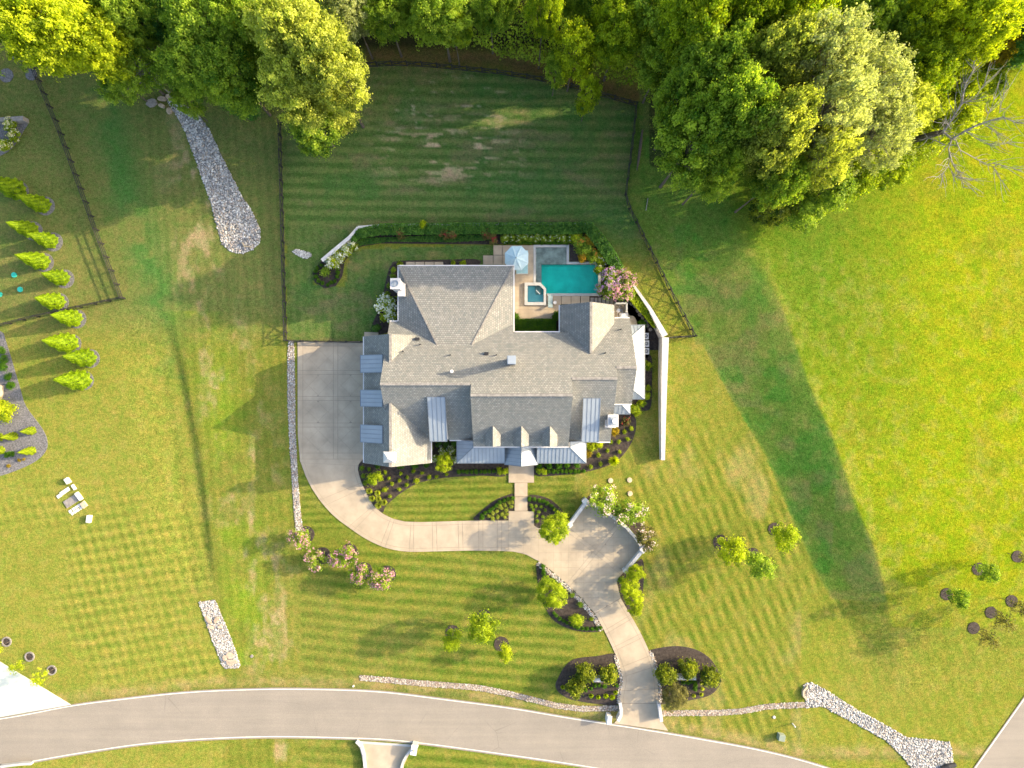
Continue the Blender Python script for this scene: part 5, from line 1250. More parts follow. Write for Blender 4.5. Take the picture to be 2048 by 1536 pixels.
kind('cone', 3, cone_fn)
def blossom(src, seed, n, size, mat, up=0.5, spread=1.0):
    """flower heads over the outer, upper foliage of a plant mesh"""
    rg = np.random.default_rng(seed); me = src['crown']; k = len(me.vertices)
    co = np.empty(k*3, np.float32); me.vertices.foreach_get('co', co); co = co.reshape(-1, 4, 3).mean(1)
    R, Hh = src['R'], src['H']; cen = np.array([0, 0, Hh*0.45])
    q = (co-cen)/np.array([R, R, Hh*0.55]); sc = np.linalg.norm(q, axis=1)+q[:, 2]*up+rg.normal(0, 0.08, len(q))
    cand = np.argsort(-sc)[:int(len(q)*0.45)]; heads = co[rg.choice(cand, max(3, n//10))]
    hi = rg.integers(0, len(heads), n); hr = size*1.6
    p = heads[hi]+rg.normal(size=(n, 3))*hr*0.5*np.array([1, 1, 0.8])+np.array([0, 0, size*0.5])
    nn = unit(rg.normal(size=(n, 3))*0.8+np.array([0, 0, 0.9])); ht = rg.uniform(0.2, 0.9, len(heads))
    return foliage_mesh('blossom', p, nn, size, ht[hi]+rg.normal(0, 0.15, n), mat, rg, 0.9)
BL = {}
def bloss(kn, vi, petal_key, n, size, up=0.5):
    k = (kn, vi, petal_key, n, size)
    if k not in BL: BL[k] = blossom(VEG[kn][vi], len(BL)+500, n, size, PM[petal_key], up)
    return BL[k]
_cnt = {}
def set_mat(o, mat):
    o.material_slots[0].link = 'OBJECT'; o.material_slots[0].material = mat
def plant(kn, name, px, py, rpx, h, leaf, label, cat, group=None, flower=None, vi=None, rz=None, fl_n=None, fl_s=None, rx=None, up=0.5, dz=0.0):
    """a plant whose crown middle shows at (px,py) with apparent radius rpx, h metres tall"""
    L = VEG[kn]; i = _cnt.get(kn, 0); _cnt[kn] = i+1
    vi = (i % len(L)) if vi is None else vi; src = L[vi]
    sz = h/src['H']; zc = src['zc']*sz; b = base_of(px, py, zc); b.z += dz
    R = rpx*S*(1-(b.z+zc)/H); sx = R/src['R']; sy = (rx*S/src['R']) if rx else sx
    rz = rnd.uniform(0, 6.28) if rz is None else rz
    single = 'trunk' not in src and not flower
    if single:
        o = link(name, src['crown']); set_mat(o, LM[leaf]); o.location = b
        o.rotation_euler = (0, 0, rz); o.scale = (sx, sy, sz); return tag(o, label, cat, group)
    r = empty(name, b, rz, label, cat, group); r.scale = (sx, sy, sz)
    c = link('crown' if 'trunk' in src else 'foliage', src['crown'], r); set_mat(c, LM[leaf])
    if 'trunk' in src: link('trunk', src['trunk'], r)
    if flower: link('blossom', bloss(kn, vi, flower, fl_n or 500, fl_s or 0.14, up), r)
    return r

# --- the wood, tree by tree: (kind, px, py, r, height, leaf, label)
WOOD = [
 ('big', 95, 45, 98, 17, 'yellow', 'sunlit yellow-green tree at the northwest end of the wood'),
 ('big', 195, 78, 62, 15, 'yellow', 'smaller sunlit yellow tree reaching toward the slanting yard fence'),
 ('big', -30, -20, 90, 17, 'lime', 'lime green tree cut by the northwest corner of the picture'),
 ('open', 262, 120, 62, 11, 'green', 'green tree with bare twigs showing east of the yellow ones'),
 ('big', 245, 10, 60, 15, 'green', 'dark green tree at the top behind the yellow trees'),
 ('big', 305, 20, 55, 12, 'dark', 'shaded dark tree in the gap where the bare ground shows'),
 ('big', 405, 40, 80, 15, 'green', 'green rounded tree at the top between gap and olive tree'),
 ('big', 385, 130, 66, 13, 'green', 'green tree hanging over the head of the stone channel'),
 ('mid', 372, 205, 24, 7, 'green', 'small green tree leaning over the grey stone channel'),
 ('big', 455, 135, 70, 14, 'green', 'green tree just west of the big olive tree'),
 ('mid', 475, 195, 40, 7, 'dark', 'low dark tree below the olive tree on its west side'),
 ('mid', 245, 165, 40, 7, 'green', 'low green tree at the lawn edge below the yellow trees'),
 ('big', 480, 25, 60, 16, 'green', 'deep green tree at the top edge beside the olive tree'),
 ('big', 590, 70, 84, 18, 'olive', 'northern half of the tall olive-yellow double tree'),
 ('big', 655, 130, 76, 18, 'olive', 'eastern crown of the tall olive-yellow double tree'),
 ('big', 590, 165, 70, 16, 'olive', 'southwestern crown of the tall olive-yellow double tree'),
 ('mid', 635, 250, 52, 9, 'green', 'shaded green tree at the foot of the olive trees'),
 ('mid', 660, 215, 46, 10, 'olive', 'small olive tree overhanging the back garden'),
 ('mid', 625, 285, 24, 6, 'green', 'little green tree at the southern tip of the overhang'),
 ('big', 700, 12, 50, 15, 'pale', 'pale grey-green tree at the top beside the olive trees'),
 ('big', 770, 15, 56, 14, 'green', 'green tree at the top above the brown fence verge'),
 ('big', 880, 18, 66, 15, 'green', 'broad green tree overhanging the dark thicket'),
 ('big', 905, 45, 34, 13, 'lime', 'lighter green crown jutting out over the thicket'),
 ('big', 980, 8, 46, 14, 'green', 'green crown at the top edge north of the fence'),
 ('big', 1088, 10, 40, 18, 'lime', 'tall slender yellow-green tree rising at the top edge'),
 ('mid', 1150, 100, 46, 15, 'yellow', 'bright yellow narrow tree leaning over the fence'),
 ('mid', 1178, 185, 23, 12, 'lime', 'small bright crown hanging over the north fence line'),
 ('mid', 1112, 140, 26, 10, 'green', 'green side crown next to the bright leaning tree'),
 ('big', 1240, 55, 58, 16, 'lime', 'yellow-lit tree east of the leaning bright tree'),
 ('big', 1190, 5, 50, 13, 'green', 'dark green tree at the top behind the leaning tree'),
 ('big', 1295, 20, 60, 13, 'green', 'green tree standing at the top of the dark gap'),
 ('big', 1330, 110, 52, 12, 'green', 'shaded green tree at the west edge of the great grove'),
 ('big', 1395, 45, 70, 17, 'lime', 'lime tree high in the west of the great grove'),
 ('big', 1440, 130, 80, 17, 'green', 'large green tree filling the west of the great grove'),
 ('big', 1375, 190, 62, 15, 'green', 'green tree at the lawn edge above the fence corner'),
 ('big', 1475, 225, 74, 17, 'green', 'broad green tree in the middle of the great grove'),
 ('big', 1395, 275, 78, 16, 'green', 'large round tree closest to the east fence'),
 ('big', 1440, 330, 50, 13, 'green', 'lower green crown at the south edge next to the lawn'),
 ('big', 1500, 20, 66, 17, 'lime', 'lime crown at the top edge in mid grove'),
 ('big', 1560, 120, 74, 18, 'olive', 'olive crown at the centre of the grove'),
 ('big', 1555, 260, 70, 17, 'olive', 'olive crown south of the grove centre'),
 ('big', 1600, 30, 66, 17, 'lime', 'lime tree at the top beside the dark hollow'),
 ('open', 1650, 110, 84, 19, 'pale', 'pale twiggy tree at the north of the thin-leaved group'),
 ('open', 1735, 165, 84, 19, 'pale', 'pale grey-green tree with many bare twigs'),
 ('open', 1665, 215, 80, 19, 'pale', 'pale tree in the centre of the thin-leaved group'),
 ('open', 1755, 265, 70, 17, 'pale', 'pale thin-leaved tree beside the dead trunk'),
 ('open', 1650, 305, 58, 16, 'olive', 'olive thin-leaved tree on the south side of the group'),
 ('big', 1560, 355, 52, 12, 'green', 'green tree low at the southern tip of the grove'),
 ('mid', 1545, 415, 42, 6, 'magnolia', 'low dark glossy tree at the southern tip of the grove'),
 ('mid', 1605, 415, 44, 6, 'green', 'low green tree beside the glossy dark one'),
 ('mid', 1660, 375, 52, 8, 'green', 'shaded green tree at the meadow edge'),
 ('mid', 1725, 345, 44, 8, 'lime', 'light green small tree at the meadow edge'),
 ('mid', 1790, 340, 34, 6, 'lime', 'low lime shrub tree below the dead trunk'),
 ('big', 1735, 35, 64, 15, 'green', 'dark green tree at the top behind the pale group'),
 ('big', 1810, 90, 60, 14, 'green', 'green tree between the pale group and the yellow ones'),
 ('big', 1870, 30, 62, 17, 'yellow', 'yellow tree at the top near the northeast corner'),
 ('big', 1960, 45, 72, 18, 'yellow', 'large bright yellow tree nearest the northeast corner'),
 ('mid', 1905, 110, 52, 13, 'yellow', 'bright yellow crown above the dead tree'),
 ('mid', 1850, 175, 52, 10, 'lime', 'lime small tree north of the bare trunk'),
 ('mid', 1860, 235, 50, 8, 'yellow', 'low yellow tree right behind the bare trunk'),
 ('mid', 1920, 180, 40, 9, 'yellow', 'yellow crown among the upper bare limbs'),
 ('mid', 1985, 105, 36, 11, 'orange', 'orange-tinged crown below the corner yellow tree'),
 ('big', 1840, 130, 62, 15, 'lime', 'lime tree between the pale group and the yellow crowns'),
 ('open', 1800, 215, 60, 15, 'olive', 'thin olive tree just above the bare leaning trunk'),
 ('mid', 1915, 235, 46, 8, 'yellow', 'low yellow tree behind the fork of the bare trunk'),
 ('mid', 1965, 170, 44, 8, 'lime', 'low lime tree under the upper bare limbs'),
 ('big', 2080, 60, 56, 14, 'dark', 'dark tree cut by the northeast edge of the picture'),
]
for i, (k, px, py, r_, h_, lf, lb) in enumerate(WOOD):
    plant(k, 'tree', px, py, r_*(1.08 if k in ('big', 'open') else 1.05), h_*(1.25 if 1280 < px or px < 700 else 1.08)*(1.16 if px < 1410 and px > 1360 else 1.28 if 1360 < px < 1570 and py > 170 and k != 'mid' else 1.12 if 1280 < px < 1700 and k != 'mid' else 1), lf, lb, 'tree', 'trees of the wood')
ORD_W = 'second third fourth fifth sixth seventh eighth ninth tenth eleventh twelfth thirteenth fourteenth fifteenth sixteenth seventeenth first last'.split()
# woodland beyond the frame, so that the edge does not read as a cut
for i, (px, py) in enumerate([(-140, -90), (60, -120), (200, -110), (380, -100), (540, -90), (680, -110), (830, -90), (980, -100), (1130, -90), (1270, -110), (1420, -90), (1570, -110), (1720, -90), (1870, -100), (2010, -60), (2140, -60), (-200, 30), (2190, 30)]):
    plant('big', 'tree', px, py, 88, 16, ('green', 'lime', 'green', 'olive')[i % 4], ORD_W[i]+' from the west: woodland tree beyond the top edge of the view', 'tree', 'woodland beyond the view')

def thicket(name, poly, n, hmin, hmax, ls, mat, label, seed, density_noise=True):
    rg = np.random.default_rng(seed); xs = [p[0] for p in poly]; ys = [p[1] for p in poly]
    x = rg.uniform(min(xs), max(xs), n*3); y = rg.uniform(min(ys), max(ys), n*3); k = inpoly(x, y, poly); x, y = x[k][:n], y[k][:n]; n = len(x)
    hh = hmin+(hmax-hmin)*fbm(x, y, 34, seed+3, 3)**1.4*1.6; z = hh*rg.uniform(0.25, 1.0, n)**0.5
    z0 = terrain(x, y); p = np.stack([(x-1024)*S, (768-y)*S, z0+z], 1)
    nn = unit(rg.normal(size=(n, 3))*0.7+np.array([0, 0, 0.8])); t = 0.1+0.8*fbm(x, y, 22, seed+9, 3)+rg.normal(0, 0.12, n)
    return tag(link(name, foliage_mesh(name, p, nn, ls, t, mat, rg)), label, 'undergrowth', kind='stuff')
thicket('undergrowth', [(690, -120), (720, 60), (745, 92), (800, 84), (880, 100), (960, 116), (1050, 140), (1120, 158), (1200, 168), (1270, 190), (1310, 250), (1345, 300), (1500, 330), (1560, 300), (1850, 200), (2100, 130), (2300, -150)], 80000, 0.8, 4.8, 0.34, LM['green'], 'dark leafy thicket under and between the trees', 11)
thicket('undergrowth', [(180, -120), (190, 60), (230, 110), (285, 60), (310, 100), (330, 160), (400, 185), (480, 205), (520, 215), (600, 190), (690, 150), (730, 60), (700, -120)], 17000, 0.6, 3.2, 0.32, LM['dark'], 'low dark thicket beneath the western wood', 12)
thicket('undergrowth', [(1500, 370), (1540, 440), (1620, 450), (1700, 400), (1850, 330), (1960, 210), (1880, 130), (1700, 250)], 12000, 0.3, 1.6, 0.28, LM['lime'], 'light scrubby growth along the meadow edge', 13)

# the dead tree
dead = empty('dead_tree', base_of(1822, 280, 2.0), label='bleached bare tree leaning out over the meadow', cat='dead tree')
def dp(px, py, z): return P(px, py, z+1.8)-dead.location
mb = MB(); mb.tube([Vector((0, 0, -0.2)), dp(1830, 279, 4), dp(1862, 270, 7.5), dp(1886, 264, 9.0)], [0.42, 0.40, 0.34, 0.27], 10); mb.build('trunk', [M['bark']], dead)
BR = [([(1886, 264, 9), (1900, 244, 10), (1912, 225, 11), (1924, 207, 11.6)], 0.22), ([(1924, 207, 11.6), (1926, 190, 12), (1932, 165, 12.8), (1947, 140, 13.4), (1948, 122, 14)], 0.15), ([(1924, 207, 11.6), (1936, 203, 12), (1950, 196, 12.4)], 0.09),
 ([(1886, 264, 9), (1904, 278, 9.8), (1930, 262, 10.6), (1955, 250, 11.2), (1985, 240, 11.8), (2006, 234, 12.2), (2030, 244, 12.6), (2052, 248, 13)], 0.17), ([(1904, 278, 9.8), (1897, 298, 10.2), (1903, 320, 10.6), (1908, 333, 10.8), (1922, 352, 11.2), (1928, 376, 11.4)], 0.11),
 ([(1899, 310, 10.3), (1897, 332, 10.6), (1908, 350, 10.8), (1916, 355, 11), (1945, 362, 11.4)], 0.07), ([(1897, 332, 10.6), (1886, 346, 10.8), (1878, 358, 11)], 0.05), ([(1890, 290, 9.8), (1868, 280, 9), (1853, 275, 8.4)], 0.08), ([(1972, 238, 11.5), (1984, 212, 12), (1990, 192, 12.6)], 0.05), ([(1966, 248, 11.2), (1992, 262, 11.8), (1998, 284, 12.2)], 0.06), ([(1968, 286, 11), (1990, 292, 11.6), (2022, 284, 12)], 0.06), ([(1985, 326, 10), (2010, 332, 10.4), (2046, 342, 10.8)], 0.07), ([(1987, 334, 10), (1996, 352, 10.4), (2016, 378, 10.8)], 0.07),
 ([(1999, 226, 11.9), (2004, 200, 12.4), (2018, 165, 13.2)], 0.06), ([(1908, 272, 9.9), (1920, 300, 9.6), (1960, 322, 9.6), (1987, 334, 10)], 0.09), ([(1930, 262, 10.6), (1968, 286, 11)], 0.06), ([(1902, 258, 10), (1892, 240, 10.3), (1884, 250, 10.2)], 0.04), ([(1950, 196, 12.4), (1968, 168, 13), (1985, 125, 14)], 0.05)]
rg_ = random.Random(5)
for pts, r0 in BR:
    mb = MB(); q = [dp(*p) for p in pts]; k = len(q); mb.tube(q, [max(0.02, 0.8*r0*(1-0.6*i/(k-1))) for i in range(k)], 6)
    for i in range(1, k):
        for s_ in range(5):
            a = q[i-1].lerp(q[i], rg_.random()); d_ = (q[i]-q[i-1]).normalized(); side = Vector((rg_.uniform(-1, 1), rg_.uniform(-1, 1), rg_.uniform(-0.2, 0.7)))
            e = a+(d_*0.9+side)*rg_.uniform(0.5, 1.7); mb.tube([a, a.lerp(e, 0.5)+side*0.15, e], [0.04, 0.028, 0.012], 4, cap=False)
            e2 = e+(d_+side*rg_.uniform(-1, 1))*rg_.uniform(0.3, 0.8); mb.tube([e, e2], [0.014, 0.008], 4, cap=False)
    mb.build('limb', [M['deadwood']], dead)

# --- row of cone evergreens
CON = [(36, 381), (88, 411), (64, 461), (104, 483), (86, 524), (127, 557), (116, 604), (151, 637), (141, 686), (178, 716), (166, 760)]
CL = ['northernmost cone evergreen cut by the picture edge', 'second cone evergreen from the north, half in shade', 'cone evergreen with shaded back above the fence end', 'cone evergreen touching the shaded one to its northwest', 'cone evergreen north of the teal lids', 'cone evergreen closest to the inside fence corner', 'cone evergreen just inside the thin dark fence', 'cone evergreen just outside the thin dark fence', 'third cone evergreen from the southern end', 'second cone evergreen from the southern end', 'southernmost cone evergreen of the row']
for (px, py), lb in zip(CON, CL):
    g_ = G(px, py); o = link('cone_evergreen', VEG['cone'][rnd.randrange(3)].get('crown')); set_mat(o, LM['arbor']); o.location = g_
    o.rotation_euler = (0, 0, rnd.uniform(0, 6.28)); s_ = rnd.uniform(0.80, 1.14); o.scale = (s_, s_*rnd.uniform(0.92, 1.08), s_*rnd.uniform(0.90, 1.10)); tag(o, lb, 'evergreen', 'cone evergreens in a slanting double row')
    tag(slab('gravel_ring', [(px+3+19*math.cos(t*math.pi/9), py+1+19*math.sin(t*math.pi/9)) for t in range(18)], -0.05, 0.04, M['slate']), kind='structure')
def ring(px, py, r_, name='mulch_ring', mat='mulch', z=0.06):
    return tag(slab(name, [(px+r_*math.cos(t*math.pi/12)*rnd.uniform(0.96, 1.04), py+r_*math.sin(t*math.pi/12)*rnd.uniform(0.96, 1.04)) for t in range(24)], -0.08, z, M[mat]), kind='structure')
for px, py, r_ in ((33, 107, 13), (13, 151, 14), (63, 149, 12)): ring(px, py, r_, 'gravel_ring', 'slate')
for px, py, lb in ((22, 98, 'thin sapling in the northern gravel ring by the wood'), (3, 148, 'thin sapling in the western gravel ring'), (52, 140, 'thin sapling in the gravel ring touching the fence')):
    plant('sparse', 'sapling', px-4, py-2, 6, 3.0, 'green', lb, 'sapling', 'saplings in gravel rings')

# --- young trees with mulch rings on the lawns
YT = [(1441, 1084, 15, 1467, 1105, 30, 7.0, 'yellow', 'yellow-green young tree, western one of the three beside the long bank'), (1549, 1058, 13, 1573, 1072, 29, 6.0, 'lime', 'bright young tree close to the dark bank'), (1505, 1108, 13, 1522, 1133, 31, 6.8, 'green', 'darker green young tree below the two yellow ones'),
 (968, 1233, 14, 967, 1256, 31, 7.0, 'lime', 'largest young tree of the three on the front lawn'), (905, 1264, 14, 903, 1282, 22, 5.2, 'lime', 'green young tree west of the largest one on the front lawn'), (1003, 1288, 15, 1011, 1308, 18, 4.2, 'yellow', 'smallest young tree on the front lawn with its ring showing'),
 (1957, 1138, 13, 1981, 1146, 20, 5.0, 'green', 'dark green young tree in the eastern group'), (1893, 1188, 12, 1920, 1199, 20, 5.2, 'green', 'young tree nearest the bank in the eastern group')]
for bx_, by_, rr, px, py, r_, h_, lf, lb in YT:
    ring(bx_, by_, rr); src = VEG['young'][_cnt.get('young', 0) % 3]
    plant('young', 'young_tree', px, py, r_, h_, lf, lb, 'young tree', 'young trees in mulch rings')
for bx_, by_, px, py, r_, lb in ((2035, 1113, 2062, 1122, 20, 'sparse young tree cut by the east edge of the picture'), (2023, 1202, 2048, 1216, 22, 'sparse bronze young tree at the edge beyond the ringed pair'), (1982, 1225, 2012, 1244, 24, 'sparse bronze young tree in the middle of the eastern group'), (1947, 1256, 1981, 1279, 22, 'sparse bronze young tree closest to the side road')):
    ring(bx_, by_, 12); plant('sparse', 'young_tree', px, py, r_, 5.5, 'bronze', lb, 'young tree', 'young trees in mulch rings', vi=0)
for px, py, lb in ((14, 1283, 'stone-edged ring with a thin sapling at the west edge'), (60, 1313, 'stone-edged ring in the middle of the three by the white drive'), (104, 1340, 'stone-edged ring nearest the road')):
    ring(px, py, 7.5); 
    e = empty('stone_ring', G(px, py), label=lb, cat='stone ring', group='stone rings by the white driveway')
    for t in range(14):
        a = 2*math.pi*t/14; MB().box(-0.13, 0.13, -0.08, 0.08, 0, 0.14).build('stone', [M['gray_stone']], e); o = e.children[-1]; o.location = (0.55*math.cos(a), 0.55*math.sin(a), 0); o.rotation_euler = (0, 0, a+1.57+rnd.uniform(-.2, .2))
plant('sparse', 'young_tree', 78, 1356, 17, 4.5, 'yellow', 'yellow sapling over the grass beside the white driveway', 'young tree', vi=1)
plant('sparse', 'young_tree', -14, 1300, 15, 4.5, 'yellow', 'yellow sapling cut by the west picture edge', 'young tree', vi=0)
plant('sparse', 'young_tree', 30, 1336, 14, 4.5, 'yellow', 'thin sapling overhanging the white driveway', 'young tree', vi=0)

# --- crape myrtles
for px, py, r_, h_, lf, fl, lb in ((600, 1078, 22, 3.4, 'green', 'pink', 'pink crape myrtle at the foot of the river stone strip'), (633, 1120, 21, 3.2, 'green', 'pink', 'pink crape myrtle with its mulch ring showing to the northeast'), (687, 1113, 26, 3.6, 'green', 'pink', 'spreading pink crape myrtle in the middle of the five'), (716, 1150, 23, 3.4, 'green', 'pink', 'pink crape myrtle touching the middle one from below'), (763, 1157, 25, 3.6, 'green', 'pink', 'easternmost pink crape myrtle of the five')):
    ring(px+12, py-9, 17); plant('myrtle', 'crape_myrtle', px, py, r_, h_, lf, lb, 'crape myrtle', 'pink crape myrtles below the curved drive', fl, fl_n=820, fl_s=0.14)
for px, py, r_, lf, fl, lb in ((1204, 998, 30, 'green', 'blush', 'blush pink crape myrtle behind the northern court pillar'), (1258, 1029, 31, 'green', 'blush', 'blush pink crape myrtle in the middle of the curved wall'), (1293, 1074, 26, 'bronze', 'blush', 'thin brownish-pink crape myrtle by the eastern pillar')):
    plant('myrtle', 'crape_myrtle', px, py, r_, 3.6, lf, lb, 'crape myrtle', 'crape myrtles behind the turning court', fl, fl_n=380, fl_s=0.14)
for px, py, r_, fl, lb in ((1222, 556, 22, 'purple', 'purple crape myrtle north of the pink ones by the pool'), (1246, 560, 22, 'pink', 'pink and green crape myrtle nearest the garden wall'), (1240, 582, 24, 'pink', 'bright pink crape myrtle overhanging the pool path'), (1214, 580, 20, 'purple', 'purple crape myrtle leaning over the pool corner')):
    plant('myrtle', 'crape_myrtle', px, py, r_, 3.3, 'green', lb, 'crape myrtle', 'crape myrtles beside the pool', fl, fl_n=1000, fl_s=0.15)

# --- trees and large shrubs near the drive
plant('mid', 'round_tree', 1110, 1057, 33, 4.6, 'lime', 'round yellow-green tree between walk and turning court', 'tree')
plant('mid', 'round_tree', 1104, 1187, 33, 4.6, 'lime', 'yellow-green tree in the bed west of the lower drive', 'tree')
for px, py, r_, lb in ((1273, 1146, 18, 'topmost bush of the yellow hedge by the drive'), (1260, 1172, 22, 'broad second bush of the yellow hedge by the drive'), (1268, 1196, 20, 'third bush of the yellow hedge by the drive'), (1271, 1218, 15, 'lowest bush of the yellow hedge by the drive')):
    plant('mid', 'yellow_bush', px, py, r_, 3.2, 'yellow', lb, 'bush', 'yellow bushes along the drive')
plant('loose', 'small_shrub', 1243, 1160, 8, 0.9, 'green', 'dark small shrub between the yellow hedge and the wall end', 'shrub')
for px, py, r_, lb in ((1172, 1347, 20, 'big glossy shrub west of the white wall block'), (1151, 1374, 20, 'big glossy shrub at the southwest of the entrance bed'), (1217, 1348, 19, 'big glossy shrub between white wall block and drive'), (1334, 1349, 21, 'big glossy shrub just east of the drive'), (1376, 1336, 20, 'big glossy shrub above the eastern white wall block'), (1419, 1352, 20, 'big glossy shrub at the east end of the entrance bed')):
    plant('broad', 'glossy_shrub', px, py, r_, 2.9, 'magnolia', lb, 'shrub', 'large glossy shrubs at the drive entrance')
plant('mid', 'brown_bush', 1349, 1393, 29, 3.2, 'bronze', 'wide brown-green bush by the road east of the drive', 'bush')
ORD = 'first second third fourth fifth sixth seventh eighth ninth tenth eleventh twelfth thirteenth fourteenth fifteenth sixteenth seventeenth'.split()
def ordinals(pts, label):
    """one label per plant: its place in the row, counted from the west (or from the top of an upright row)"""
    xs = [p[0] for p in pts]; ys = [p[1] for p in pts]; wide = (max(xs)-min(xs)) >= (max(ys)-min(ys))
    od = sorted(range(len(pts)), key=lambda i: pts[i][0] if wide else pts[i][1]); out = [None]*len(pts)
    for k, i in enumerate(od): out[i] = ORD[k]+' from the '+('west: ' if wide else 'north: ')+label
    return out
def row(kn, name, pts, r_, h_, leaf, label, cat, group, jit=0.5, **k):
    for p, label in zip(pts, ordinals(pts, label)): plant(kn, name, p[0]+rnd.uniform(-jit, jit), p[1]+rnd.uniform(-jit, jit), r_*rnd.uniform(0.88, 1.12), h_*rnd.uniform(0.9, 1.1), leaf, label, cat, group, **k)
BOX = 'boxwood'
row('ball', BOX, [(642, 530), (635, 536), (631, 543), (632, 553), (637.5, 561), (645.5, 566), (655, 569), (663, 565), (670, 562), (675, 553), (676, 545), (676, 535)], 4.0, 0.6, 'box', 'clipped boxwood ball in the ring at the garden wall end', 'boxwood', 'boxwood ring by the wall end')
plant('loose', 'small_shrub', 650, 544, 11, 1.0, 'green', 'loose green shrub inside the boxwood ring', 'shrub')
row('ball', BOX, [(1012+8.1*i, 485) for i in range(17)], 4.2, 0.6, 'box', 'clipped boxwood ball in the row above the pool terrace', 'boxwood', 'boxwood row north of the pool')
row('ball', BOX, [(917+8.9*i, 943) for i in range(9)], 4.2, 0.6, 'box', 'small clipped boxwood ball in the row before the western porch', 'boxwood', 'boxwood row before the western porch')
row('ball', BOX, [(1098+8.6*i, 942.5) for i in range(9)], 4.2, 0.6, 'box', 'small clipped boxwood ball in the row before the eastern porch', 'boxwood', 'boxwood row before the eastern porch')
row('ball', BOX, [(964, 1036), (964, 1030), (971, 1025), (979, 1021), (986, 1016), (993, 1011), (1000, 1004.5), (1008, 1001), (1016.6, 997.5), (1025, 996)], 4.2, 0.6, 'box', 'boxwood ball edging the bed west of the front walk', 'boxwood', 'boxwoods west of the front walk')
row('ball', BOX, [(1059.5, 998), (1069, 999), (1078, 1000.6), (1086.5, 1002.5), (1094, 1006.5), (1102, 1011.5), (1109, 1018), (1115, 1025)], 4.3, 0.6, 'box', 'boxwood ball edging the bed east of the front walk', 'boxwood', 'boxwoods east of the front walk')
row('ball', BOX, [(1107.8, 1225.5), (1112.5, 1231), (1119.5, 1237), (1126.5, 1240.7), (1133.6, 1245.4), (1141.8, 1249), (1150, 1252.4), (1157, 1255.5), (1165, 1257), (1174.6, 1257), (1184, 1258), (1193, 1257), (1201, 1256)], 4.0, 0.55, 'box', 'boxwood ball in the curved row below the drive bed', 'boxwood', 'boxwood row of the drive bed')
row('ball', BOX, [(1086.7, 1132), (1087, 1139), (1088, 1146), (1088.6, 1152.5)], 4.2, 0.6, 'box', 'boxwood in the short upright row beside the drive bed rim', 'boxwood', 'short boxwood row')
row('ball', BOX, [(1366, 1365), (1376, 1365), (1383, 1364), (1390, 1364), (1390, 1371), (1390, 1378)], 4.2, 0.6, 'box', 'small clipped boxwood beside the eastern white wall block', 'boxwood', 'boxwoods at the eastern entrance bed')
row('ball', BOX, [(1199, 1369.5), (1190, 1370), (1182, 1377), (1171, 1380), (1208, 1372), (1233, 1370)], 4.2, 0.6, 'box', 'small clipped boxwood below the western white wall block', 'boxwood', 'boxwoods at the western entrance bed')
row('ball', BOX, [(755, 931), (802, 932), (828.6, 930), (852, 928)], 6.5, 0.9, 'box', 'green ball shrub peeping out under the garage gable', 'boxwood', 'shrubs against the garage gable')
row('ball', BOX, [(1079, 931), (1097, 931), (1116.6, 930), (1134.5, 929), (1154, 929)], 6.5, 0.9, 'box', 'green ball shrub peeping out under the eastern porch roof', 'boxwood', 'shrubs against the eastern porch')
row('ball', BOX, [(877, 888), (893, 888), (907, 886)], 6.5, 0.9, 'dark', 'dark shrub in the court between garage and porch', 'boxwood', 'shrubs in the corner court')
row('loose', 'small_shrub', [(724, 936), (738, 938), (726, 951), (730, 967)], 5, 0.5, 'green', 'green shrub in the shaded west end of front bed', 'shrub', 'small shrubs of the shaded front bed')
row('loose', 'small_shrub', [(770, 945), (802, 947), (827, 942), (844, 946), (778, 956), (799, 961.5), (814.5, 954), (784, 968), (813, 970), (798.7, 979), (780, 993), (859, 954), (873, 954), (893, 949)], 4.2, 0.5, 'lime', 'small yellow-green shrub scattered in the front mulch bed', 'shrub', 'small yellow shrubs of the front bed')
row('loose', 'small_shrub', [(833, 962), (769.6, 979)], 6, 0.6, 'yellow', 'brighter yellow shrub in the front mulch bed', 'shrub', 'brighter shrubs of the front bed')
row('tuft', 'grass_tuft', [(738.7, 982), (755, 986), (744.6, 996), (757, 998), (768, 1004), (757, 1011)], 8, 0.8, 'olive', 'ornamental grass tuft near the tip of the front bed', 'grass tuft', 'grass tufts of the front bed')
plant('shrub', 'round_shrub', 751, 957.6, 15, 1.8, 'lime', 'large round shrub half in shade near the curved drive', 'shrub')
plant('mid', 'yellow_tree', 888, 925, 20, 3.4, 'yellow', 'yellow-lit small tree between garage and porch', 'tree')
for px, py, r_, lb in ((884.6, 903, 9, 'white hydrangea above the yellow tree'), (904, 900, 9, 'white hydrangea nearest the porch roof'), (868, 916, 8, 'white hydrangea against the garage eave'), (909, 918, 8, 'white hydrangea at the porch corner')):
    plant('shrub', 'hydrangea', px, py, r_, 1.3, 'green', lb, 'hydrangea', 'hydrangeas of the corner court', 'white', fl_n=160, fl_s=0.20)
row('loose', 'small_shrub', [(1263, 857), (1249, 864), (1255, 878), (1238, 883), (1221, 884), (1215, 901), (1239, 903), (1197, 910), (1201, 928), (1181.5, 934)], 4.8, 0.55, 'lime', 'small lime shrub scattered in the southeast mulch bed', 'shrub', 'small shrubs of the southeast bed')
plant('loose', 'red_shrub', 1252, 843, 9, 0.8, 'bronze', 'reddish shrub near the two-part metal roof corner', 'shrub', flower='red', fl_n=60, fl_s=0.1)
plant('tuft', 'spiky_shrub', 1227, 921, 13, 1.3, 'yellow', 'spiky bright yellow shrub on the rim of the southeast bed', 'shrub')
